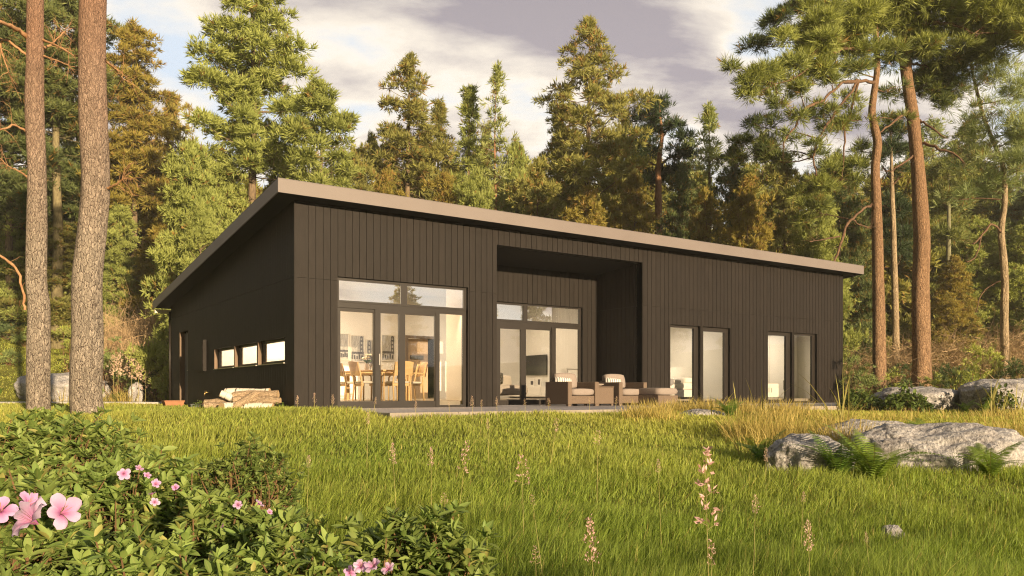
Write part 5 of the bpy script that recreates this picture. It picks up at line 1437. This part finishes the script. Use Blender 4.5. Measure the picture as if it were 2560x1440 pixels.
def flower(parent, loc, D, face, seed, pale=.5):
    rng = np.random.default_rng(seed); V = []; F = []; C = []
    f = np.array(face, float); f /= np.linalg.norm(f); a = np.cross(f, [0, 0, 1.]); a /= np.linalg.norm(a) + 1e-6; b = np.cross(a, f)
    nr, nc = 6, 6
    for k in range(5):
        th = k * 2 * math.pi / 5 + rng.uniform(-.12, .12) + seed; ext = rng.uniform(.85, 1.15); flare = rng.uniform(.2, 1.1)
        b0 = len(V)
        for i in range(nr):
            t = i / (nr - 1)
            rad = D * .5 * ext * (t ** 1.1); hgt = D * (.46 * (t ** .55) - .20 * flare * t ** 3)
            for j in range(nc):
                s = j / (nc - 1) * 2 - 1
                w_ = .66 * 1.0 * math.sin(math.pi * min(1, (.14 + t * .66))) ** .7
                ang = th + s * w_ * (1 if t > 0 else 1)
                rj = rad * (1 - .16 * s * s * t) ; wave = D * (.05 * math.sin(s * 4 + k + t * 3) + .035 * math.sin(s * 9 + k * 2) * t) * t - D * .05 * s * s * t
                p = a * math.cos(ang) * rj + b * math.sin(ang) * rj + f * (hgt + wave)
                V.append(p); q = min(1, max(0, t * 1.15 - .1 + .2 * abs(s) * t))
                C.append(np.array([.70, .20, .52]) * (1 - q) + np.array([.80, .46 + .24 * pale, .84 + .06 * pale]) * q)
        for i in range(nr - 1):
            for j in range(nc - 1):
                q = b0 + i * nc + j; F.append((q, q + 1, q + nc + 1, q + nc))
    for k in range(7):
        th = k * .9; r = D * .03; b0 = len(V); L = D * rng.uniform(.42, .6); o_ = np.array([math.cos(th), math.sin(th)])
        tip = f * L + a * o_[0] * D * .12 + b * o_[1] * D * .12
        V += [a * r * .3, b * r * .3, tip + a * r * .5, tip - a * r * .5]; F.append((b0, b0 + 1, b0 + 2, b0 + 3)); C += [np.array([.75, .55, .3])] * 4
    o = np_mesh('flower', np.array(V), np.array(F), m_petal, parent, np.array(C), smooth=True)
    o.location = loc
    return o

def rhodo(label, px, v, w_px, top, seed, shoots, leafL, flowers=(), depth=.8, dark=0., name='rhododendron', low=None, leaf_w=.34):
    rng = np.random.default_rng(seed); x, y = spot(px, v); z0 = gz(x, y)
    t = thing(name, label, 'shrub', (x, y, z0), 0, 'rhododendrons in the foreground')
    H = zat(top, v) - z0; rx = w_px / 2 / FPX * v; ry = rx * depth
    d = norm(rng.normal(size=(shoots, 3))); d[:, 2] = np.abs(d[:, 2]) * 1.0 - .12
    rr = rng.uniform(.62, 1.02, shoots) ** .7
    lump = 1 + .16 * np.sin(d @ rng.normal(size=3) * 5 + 1) + .10 * np.sin(d @ rng.normal(size=3) * 11)
    q = d * (rr * lump)[:, None]
    hz_ = .35 * H; q[:, 2] = np.sign(q[:, 2]) * np.abs(q[:, 2]) ** .68
    S = np.stack([q[:, 0] * rx * RT[0] + q[:, 1] * ry * FW[0], q[:, 0] * rx * RT[1] + q[:, 1] * ry * FW[1], np.maximum(.04, hz_ + q[:, 2] * (H - hz_) * .97)], -1)
    mb = MB()
    for i in range(0, shoots, 2):
        e = S[i]; s0 = np.array([e[0] * .25, e[1] * .25, -.05]); limb(mb, rng, s0, e, .0085, -.05, 4, .08, 4)
    mb.build('stems', m_stem, t)
    P = []; D = []; L = []; C = []
    axis = norm(np.stack([S[:, 0], S[:, 1], S[:, 2] * .5 + .55 * H], -1) + np.array([-FW[0], -FW[1], 1.0]) * H * .35 + .35 * rng.normal(size=(shoots, 3)) * H * .4)
    for i in range(shoots):
        k = rng.integers(7, 10); ax = axis[i]; e1 = norm(np.cross(ax, [0.3, .2, 1])); e2 = np.cross(ax, e1); ph = rng.uniform(0, 6)
        tone = rng.uniform(0, 1)
        for j in range(k + 4):
            inner = j >= k
            th = ph + j * 2.4; el = rng.uniform(.35, 1.15) if not inner else rng.uniform(.05, .6)
            dv = math.cos(el) * (e1 * math.cos(th) + e2 * math.sin(th)) + math.sin(el) * ax
            P.append(S[i] - ax * (rng.uniform(.0, .25) if not inner else rng.uniform(.5, 1.3)) * leafL); D.append(dv); L.append(leafL * .95 * rng.uniform(.6, 1.2))
            c = np.array([.20, .305, .075]) * (1 - tone) + np.array([.34, .43, .12]) * tone
            if rng.random() < .05: c = np.array([.44, .42, .13])
            C.append(c * rng.uniform(.75, 1.2) * (1 - dark))
    P = np.array(P); D = norm(np.array(D)); L = np.array(L); C = np.array(C)
    V, F, CC, mid = leaf_arrays(rng, P, D, L, L * leaf_w * rng.uniform(.8, 1.2, len(L)), C)
    np_mesh('foliage', V, F, m_leaf, t, CC, smooth=True, extra={'mid': mid})
    for k, (fx_, fy_, dpx, dv_, pale) in enumerate(flowers):
        vv = v + dv_; X, Y = spot(fx_, vv); Z = zat(fy_, vv)
        r2 = np.random.default_rng(seed * 50 + k)
        face = np.array([-FW[0] + r2.normal(0, .6) + .3, -FW[1] + r2.normal(0, .6), .6 + r2.normal(0, .3)])
        D_ = dpx * (.86 if dpx > 80 else .76) / FPX * vv
        flower(t, (X - x, Y - y, Z - z0 - D_ * .25), D_, face, seed * 7 + k, pale)
    return t
rhodo('broad leafy rhododendron at the foot of the two bare trunks', 90, 5.3, 640, 1008, 71, 620, .085, depth=.45)
rhodo('leafy rhododendron in the middle left, beside two pairs of pink blooms', 310, 3.9, 480, 1110, 72, 420, .075,
      [(308, 1176, 42, -.55, .5), (345, 1170, 30, -.5, .4), (366, 1186, 27, -.5, .3), (388, 1205, 34, -.55, .3), (439, 1216, 27, -.4, .1), (381, 1234, 22, -.55, .2), (386, 1250, 32, -.6, .8)], depth=.6)
rhodo('small dark rhododendron standing alone in the lawn before the corner boards', 622, 5.6, 262, 1092, 173, 330, .06, depth=.9, dark=.25)
rhodo('rhododendron at the left edge carrying the biggest pink blooms', 40, 2.7, 520, 1185, 74, 300, .070,
      [(98, 1282, 138, -.75, .75), (150, 1262, 110, -.65, .6), (62, 1248, 86, -.55, .2), (4, 1262, 90, -.7, .2)], depth=.6)
rhodo('low rhododendron with two single pale pink blooms, left of the lawn', 605, 3.1, 470, 1232, 75, 430, .068,
      [(595, 1258, 34, -.35, .6), (642, 1256, 40, -.35, .8), (672, 1278, 22, -.35, .3), (560, 1312, 18, -.4, .1)], depth=.6)
rhodo('dark rhododendron at the bottom of the picture with a row of pale pink blooms', 1035, 2.8, 420, 1258, 76, 330, .066,
      [(872, 1424, 48, -.45, .2), (902, 1410, 56, -.5, .8), (938, 1412, 60, -.52, .7), (974, 1418, 52, -.5, .8)], depth=.7, dark=.22)
rhodo('nearest rhododendron filling the bottom left corner, without blooms', 330, 2.35, 660, 1312, 77, 340, .062, depth=.5)
rhodo('leafy rhododendron low in the bottom row, left of the pale pink row of blooms', 745, 2.5, 440, 1325, 78, 280, .060, depth=.6, dark=.08)

# --- ferns ------------------------------------------------------------------------------
def fern(label, px, v, frond_px, n, seed, tint=0., base=None, group='ferns by the stones', flat=.0):
    rng = np.random.default_rng(seed); x, y = spot(px, v); z0 = gz(x, y) if base is None else zat(base, v)
    V = []; F = []; C = []
    L0 = frond_px / FPX * v
    for k in range(n):
        az = k * 2 * math.pi / n + rng.normal(0, .3); L = L0 * rng.uniform(.65, 1.15); arch = rng.uniform(.45, 1.25) + flat
        d = np.array([math.cos(az), math.sin(az), 0]); sd = np.array([-d[1], d[0], 0])
        M_ = 26; prev = None; tw = rng.normal(0, .3)
        col = np.array([.12, .22, .035]) * rng.uniform(.8, 1.3) * (1 - tint) + np.array([.30, .37, .07]) * tint
        def ax_(t): return d * L * (.30 * t + .45 * arch * t * t) + np.array([0, 0, 1.]) * L * (1.0 * t - .52 * (arch + .1) * t * t * 1.15)
        for i in range(M_):
            t = (i + 1.5) / (M_ + 1); p = ax_(t); tg = norm(ax_(t + .02) - ax_(t - .02))
            wl = L * .21 * math.sin(math.pi * (.12 + .88 * t) ** .8) ** .8 * (1 - .25 * t)
            for s in (-1, 1):
                dd = norm(sd * s * .93 + tg * .42 + np.array([0, 0, .10 * tw * s - .18])); e = p + dd * wl * rng.uniform(.9, 1.1); w_ = L / M_ * .23
                b0 = len(V); m1 = p + (e - p) * .5
                V += [p - tg * w_, m1 - tg * w_ * 1.05, e, m1 + tg * w_ * .8, p + tg * w_]; F += [(b0, b0 + 1, b0 + 3, b0 + 4)]; F += [(b0 + 1, b0 + 2, b0 + 3, b0 + 3)]
                C += [col * rng.uniform(.85, 1.15)] * 5
        for i in range(8):
            t0, t1 = i / 8, (i + 1) / 8; p, q = ax_(t0), ax_(t1); w_ = L * .010 * (1.1 - t1); b0 = len(V)
            V += [p - sd * w_, p + sd * w_, q + sd * w_, q - sd * w_]; F.append((b0, b0 + 1, b0 + 2, b0 + 3)); C += [np.array([.22, .20, .06])] * 4
    V = np.array(V); F4 = np.array(F)
    tri = np.concatenate([F4[:, [0, 1, 2]], F4[:, [0, 2, 3]]]); ok = (tri[:, 0] != tri[:, 1]) & (tri[:, 1] != tri[:, 2]) & (tri[:, 0] != tri[:, 2])
    o = np_mesh('fern', V, tri[ok], m_fern, None, np.array(C)); o.location = (x, y, z0)
    return tag(o, label, 'fern', group)
fern('biggest fern, bright fronds fanned out between the two nearer boulders', 2185, 8.35, 215, 18, 81, .45)
fern('darker fern leaning on the rounded boulder, left of the biggest fern', 2100, 8.5, 170, 14, 82, .15)
fern('bright fern before the saddle-backed boulder at the right edge', 2475, 8.5, 165, 14, 83, .45)
fern('fern rising behind the saddle of the long boulder', 2310, 11.6, 105, 12, 84, .1)
fern('fern on the flat stone before the bedroom doors', 1822, 14.6, 82, 13, 85, .1)
fern('dark fern with a long level frond left of the rounded boulder', 1905, 9.4, 130, 10, 86, 0)
fern('fern on the slope behind the two bare trunks, left of the pale boulder', 60, 34, 62, 8, 87, 0, group='ferns beyond the path')
fern('fern cut by the left edge beyond the path', -5, 33, 45, 7, 88, 0, group='ferns beyond the path')
fern('fern between the thicker bare trunk and the pale plumes', 290, 32.5, 60, 9, 89, .1, group='ferns beyond the path')

fern('small fern at the foot of the gap between the two far boulders', 2412, 20.2, 55, 10, 90, .3)
fern('small fern before the front of the large pale boulder', 2465, 19.6, 60, 10, 91, .35)
# --- flowering grasses ---------------------------------------------------------------------
def seedhead(label, px, v, top, bot, wpx, seed, kind='dense', pink=.5, curve=0.):
    """stalk from the ground, panicle between the rows top and bot of the photo"""
    rng = np.random.default_rng(seed); x, y = spot(px, v); z0 = gz(x, y)
    zt_, zb_ = zat(top, v) - z0, zat(bot, v) - z0; zb_ = max(zb_, .05); W = wpx / 2 / FPX * v
    t = thing('grass_seedhead', label, 'flowering grass', (x, y, z0), 0, 'flowering grasses in the lawn')
    mb = MB(); bx, by = rng.normal(0, .06, 2) * zt_
    pts = [(bx * (1 - s) + curve * W * math.sin(s * 3), by * (1 - s), s * zt_ * .985 - .02 * (s == 0)) for s in np.linspace(0, 1, 7)]
    sw = max(.0014, .00030 * v)
    mb.tube(pts, [sw, sw, sw, sw * .8, sw * .7, sw * .5, sw * .35], 4); mb.build('stem', m_gstem, t)
    n = 46 if kind == 'dense' else 13
    V = []; F = []; C = []
    H = zt_ - zb_
    for i in range(n):
        s = (i + rng.random()) / n; z = zb_ + s * H
        wid = W * (.35 + .75 * math.sin(math.pi * min(1, s * .85 + .12))) * (1 - .62 * s) if kind == 'dense' else W * (1 - .55 * s)
        az = i * 2.4 + rng.normal(0, .4); o_ = np.array([math.cos(az), math.sin(az), 0]) * wid * rng.uniform(.25 if kind == 'dense' else .6, 1)
        base = np.array([bx * (1 - z / zt_), by * (1 - z / zt_), z]); c0 = base + o_ + np.array([0, 0, H * .05])
        if kind != 'dense':
            b0 = len(V); V += [base, base + np.array([0, 0, sw]), c0 + np.array([0, 0, sw]), c0]; F.append((b0, b0 + 1, b0 + 2, b0 + 3)); C += [np.array([.40, .30, .18])] * 4
        m_ = 3 if kind == 'dense' else 6
        for k in range(m_):
            d = norm(o_ / (np.linalg.norm(o_) + 1e-6) * .5 + rng.normal(size=3) * .5 + np.array([0, 0, .8 if kind == 'dense' else .35])); l = H * ((.075 if v < 20 else .13) if kind == 'dense' else .088) * rng.uniform(.7, 1.3)
            sd = norm(np.cross(d, rng.normal(size=3))) * l * .22; b0 = len(V); q = c0 + rng.normal(size=3) * l * .25
            V += [q, q + d * l * .45 + sd, q + d * l, q + d * l * .45 - sd]; F.append((b0, b0 + 1, b0 + 2, b0 + 3))
            cc = np.array([.64, .50, .36]) * (1 - pink) + np.array([.74, .47, .48]) * pink; C += [cc * rng.uniform(.7, 1.25)] * 4
    np_mesh('panicle', np.array(V), np.array(F), m_seed, t, np.array(C))
    return t
SH = [
 ('tallest pink flowering grass, standing close to the camera on the right of the lawn', 1762, 2.7, 1128, 1330, 54, 'loose', .85),
 ('dense pinkish grass plume near the bottom centre of the lawn', 1473, 3.0, 1300, 1412, 46, 'dense', .75),
 ('dense beige grass plume left of the lone small stone', 2020, 3.3, 1306, 1382, 34, 'dense', .5),
 ('thin pink grass spike at the foot of the tallest pink grass', 1780, 2.9, 1352, 1418, 22, 'loose', .7),
 ('slender beige grass spike right of the tallest pink grass', 1889, 4.0, 1240, 1285, 28, 'dense', .55),
 ('tiny grass spike beside the lone small stone', 2164, 4.2, 1332, 1360, 14, 'dense', .5),
 ('beige grass spike against the left side of the rounded boulder', 1915, 8.0, 1122, 1156, 14, 'dense', .3),
 ('faint grass spike below the biggest fern', 2009, 5.2, 1230, 1256, 14, 'dense', .5),
 ('small beige spike left of the tallest pink grass', 1645, 5.0, 1150, 1184, 16, 'dense', .5),
 ('pale pink spike in the mid lawn below the dark door post of the recess', 1167, 6.0, 1106, 1186, 22, 'loose', .6),
 ('loose brownish pink grass in the mid lawn, right of the centre', 1305, 5.2, 1140, 1216, 44, 'loose', .6),
 ('pinkish spike in the mid lawn below the curtain-like door pane', 1078, 6.6, 1120, 1168, 16, 'dense', .6),
 ('pinkish spike in the mid lawn left of centre', 981, 6.6, 1112, 1162, 18, 'dense', .6),
 ('pale spike just right of the small dark rhododendron', 772, 6.0, 1140, 1170, 18, 'dense', .5),
 ('small pale spike high on the lawn below the dining chairs', 920, 9.0, 1032, 1062, 13, 'dense', .4),
 ('small pale spike high on the lawn below the recess edge', 1219, 9.2, 1048, 1074, 11, 'dense', .4),
 ('white-pink spike high on the lawn below the first armchair', 1393, 9.0, 1046, 1082, 13, 'loose', .5),
 ('loose pink grass on the lawn below the footstool', 1495, 7.2, 1078, 1116, 22, 'loose', .5),
 ('small loose grass above the dark bottom rhododendron', 1111, 4.4, 1234, 1262, 26, 'loose', .5),
 ('small loose grass in the lower lawn right of the dark bottom rhododendron', 1330, 4.2, 1238, 1264, 18, 'loose', .5),
 ('pinkish spikes at the bottom of the lawn, left of the dense pink plume', 1338, 3.0, 1368, 1412, 30, 'loose', .6),
 ('grass spike in front of the corner boards', 744, 15.6, 990, 1012, 10, 'dense', .4),
 ('twin-looking grass spike in front of the cladding left of the dining doors', 786, 15.2, 984, 1008, 11, 'dense', .4),
 ('grass spike before the first pane of the dining doors', 832, 14.6, 988, 1012, 12, 'dense', .4),
 ('small grass spike before the dark post of the dining doors', 940, 14.4, 993, 1011, 8, 'dense', .4),
 ('leaning grass spike before the seated end of the dining table', 1040, 14.0, 1004, 1022, 9, 'dense', .4),
 ('grass spike before the bright fixed pane of the dining doors', 1122, 13.5, 1004, 1018, 8, 'dense', .4),
 ('larger grass spike on the terrace edge right of the dining doors', 1180, 13.6, 992, 1018, 13, 'dense', .4),
 ('grass spike on the terrace edge left of the recess', 1204, 13.6, 1000, 1018, 11, 'dense', .4),
 ('grass spike before the left edge of the recess', 1241, 13.6, 994, 1016, 10, 'dense', .4),
 ('grass spike before the low pane of the recess doors', 1312, 13.5, 998, 1014, 9, 'loose', .4),
 ('grass spike before the first armchair', 1372, 13.4, 996, 1016, 11, 'loose', .4),
 ('grass spike standing before the first armchair seat', 1474, 13.6, 994, 1010, 8, 'loose', .4),
 ('grass spike before the side table', 1542, 13.8, 992, 1012, 9, 'loose', .4),
 ('tall pale plume beyond the path, tallest of the plumes near the gable', 327, 31.4, 888, 950, 32, 'dense', .15),
 ('broad pale plume beyond the path, left of the tallest plume', 298, 31.5, 890, 945, 35, 'dense', .15),
 ('pale plume beyond the path, right of the tallest plume', 346, 31.3, 910, 952, 24, 'dense', .15),
 ('pale plume beyond the path beside the thicker bare trunk', 283, 31.6, 890, 930, 32, 'dense', .15),
 ('pinkish plume beyond the path nearest the house wall', 364, 31.2, 925, 985, 35, 'loose', .4),
]
for i, (lb, px, v, tp, bt, wp, kd, pk) in enumerate(SH): seedhead(lb, px, v, tp, bt, wp, 300 + i, kd, pk)

# --- shrubs and thickets at the wood's edge -----------------------------------------------------
def shrub(label, px, v, w_px, top, bot, seed, pal, dens=120, L=.16, wid=.012, K=7, group='shrubs at the edge of the wood', name='shrub', m=None):
    rng = np.random.default_rng(seed); x, y = spot(px, v); z0 = gz(x, y); H = max(.4, zat(top, v) - z0); rx = w_px / 2 / FPX * v
    t = thing(name, label, 'shrub', (x, y, z0 - .05), rng.uniform(0, 6), group)
    pads = []; mb = MB()
    for i in range(int(16 + 8 * rx)):
        a = rng.uniform(0, 6.28); q = rx * math.sqrt(rng.random()) * .95; hh = H * math.sqrt(max(.05, 1 - (q / rx) ** 2)) * rng.uniform(.35, 1.0)
        c = np.array([math.cos(a) * q, math.sin(a) * q, hh]); s = rx * rng.uniform(.2, .34)
        pads.append((c, (math.cos(a), math.sin(a)), (s, s * .8, s * .75), rng.uniform(0, 1)))
        limb(mb, rng, (c[0] * .15, c[1] * .15, -.05), c, .02, 0, 4, .1, 3)
    mb.build('stems', m_stem, t)
    V, F, C = pad_tufts(rng, pads, dens, pal, L, K, wid, .5, .7); np_mesh('foliage', V, F, m or m_leaf2, t, C)
    return t
SAGE = palette((.19, .23, .075), (.11, .145, .05), .03); BRIGHT = palette((.28, .31, .07), (.18, .21, .05), .02); DKG = palette((.085, .12, .045), (.06, .085, .035), .02)
for a in [
 ('dark rounded bush at the left edge on the slope', 30, 46, 140, 790, 850, 91, DKG), ('olive bush just below the dark rounded one on the slope', 75, 44, 70, 822, 850, 92, SAGE),
 ('low spreading bush on the grass slope at the left edge', 22, 39, 70, 874, 915, 93, SAGE),
 ('feathery green bush behind the pale plumes near the gable', 295, 33.5, 110, 842, 980, 94, SAGE), ('bright yellow-green bush between the two bare trunks', 178, 38, 70, 792, 900, 95, BRIGHT),
 ('dark bush beside the rear corner of the house', 398, 33, 110, 868, 1000, 96, DKG), ('bright sapling bush touching the gable wall corner', 425, 33.5, 60, 815, 940, 97, BRIGHT),
 ('grey-green bush behind the dark bush near the gable', 345, 36, 130, 838, 930, 98, SAGE),
 ('sage green bush beside the far end of the house', 2150, 27, 100, 890, 1010, 99, SAGE), ('dark low bush between the two tall right-hand trunks', 2252, 31, 90, 905, 985, 100, DKG),
 ('bright bush at the foot of the thinner right-hand trunk', 2232, 27.5, 60, 918, 985, 101, BRIGHT), ('rounded dark green bush right of the thicker right-hand trunk', 2385, 31, 110, 872, 1000, 102, DKG),
 ('tall bright bush between the rounded dark bush and the leaning pale trunk', 2450, 32, 120, 855, 985, 103, BRIGHT), ('yellow-green bush above the gap between the two far boulders', 2420, 27, 80, 915, 1005, 104, BRIGHT),
 ('dark low bush at the right edge behind the large pale boulder', 2550, 31, 110, 892, 960, 105, DKG), ('yellow-green bush behind the low lichened boulder', 2340, 28, 70, 920, 1000, 106, BRIGHT),
 ('sage bush right of the thicker right-hand trunk base', 2490, 35, 90, 880, 960, 107, SAGE)]:
    shrub(*a)
def broadleaf(label, px, v, w_px, top, seed, n, leafL, name='leafy_shrub', group='leafy shrubs by the far stones', dark=0, base=None):
    rng = np.random.default_rng(seed); x, y = spot(px, v); z0 = gz(x, y) if base is None else zat(base, v); H = max(.2, zat(top, v) - z0); rx = w_px / 2 / FPX * v
    t = thing(name, label, 'plant', (x, y, z0), 0, group)
    a = rng.uniform(0, 6.28, n); q = rx * np.sqrt(rng.random(n)); S = np.stack([np.cos(a) * q, np.sin(a) * q * .7, H * np.sqrt(np.clip(1 - (q / rx) ** 2, .05, 1)) * rng.uniform(.4, 1.05, n)], -1)
    mb = MB()
    for i in range(0, n, 6): limb(mb, rng, (S[i, 0] * .2, S[i, 1] * .2, -.03), S[i], .008 + .0003 * v, 0, 3, .1, 3)
    mb.build('stems', m_stem, t)
    D = norm(rng.normal(size=(n, 3)) + np.array([0, 0, .35])); L = leafL * rng.uniform(.6, 1.25, n)
    C = (np.array([.13, .19, .045]) * rng.uniform(.6, 1.35, (n, 1))) * (1 - dark)
    V, F, CC, mid = leaf_arrays(rng, S, D, L, L * .5, C); np_mesh('foliage', V, F, m_leaf, t, CC, smooth=True, extra={'mid': mid})
broadleaf('low leafy shrub between the house end and the lichened boulder', 2150, 21.0, 130, 978, 111, 500, .16)
broadleaf('leafy branches lying over the front of the lichened boulder', 2265, 20.6, 160, 985, 112, 600, .15)
broadleaf('upright leafy sapling standing before the lichened boulder', 2262, 20.9, 50, 945, 113, 130, .15)
broadleaf('dark leafy climber spread over the large pale boulder', 2500, 19.8, 110, 965, 114, 220, .14, dark=.3)
broadleaf('small dark leafy plant left of the low leafy shrub', 2122, 20.5, 40, 992, 115, 120, .13, dark=.45)
broadleaf('yellow flowering plant growing from the dark slate planter', 497, 19.6, 40, 1000, 116, 90, .07, group='plants by the gable')
broadleaf('weed between the woodpile and the corner boards', 700, 17.0, 34, 1006, 117, 60, .07, group='plants by the gable')

def thicket(name, label, spots_, seed, m):
    rng = np.random.default_rng(seed); mb = MB()
    for (px, v, h) in spots_:
        x, y = spot(px, v); z = gz(x, y)
        for _ in range(5):
            e = np.array([x, y, z]) + np.array([rng.normal(0, .45), rng.normal(0, .45), h * rng.uniform(.6, 1.1)])
            pts = limb(mb, rng, (x + rng.normal(0, .2), y + rng.normal(0, .2), z - .1), e, .016, 0, 3, .10, 4)
            for q in (1, 2, 3, 3):
                d = rng.normal(size=3) * .45 * h * .5; d[2] = abs(d[2]); limb(mb, rng, pts[q], pts[q] + d, .009, 0, 3, .15, 3)
    o = mb.build(name, m, None); return tag(o, label, 'thicket', kind='stuff')
m_twig = mat('dry_twigs', (.42, .29, .16), (.58, .42, .25), scale=8, rough=.85)
rg = random.Random(8); sp1 = []
for i in range(150): sp1.append((rg.uniform(2105, 2600), rg.uniform(31, 41), rg.uniform(1.2, 2.6)))
for i in range(130): sp1.append((rg.uniform(250, 440), rg.uniform(34.5, 41), rg.uniform(1.6, 3.8)))
thicket('undergrowth', 'tangle of bare brown twigs under the trees at both sides', sp1, 120, m_twig)
# ================================================================ AIR
m, nt, out = new_mat('evening_haze')
pv = N(nt, 'ShaderNodeVolumePrincipled'); pv.inputs['Density'].default_value = .0007; pv.inputs['Color'].default_value = (.95, .93, .88, 1); pv.inputs['Anisotropy'].default_value = 0.0
nt.links.new(pv.outputs[0], out.inputs['Volume'])
mb = MB(); mb.box(-905, 955, -705, 1205, -3, 29)
hz_o = mb.build('haze', m); tag(hz_o, kind='stuff')
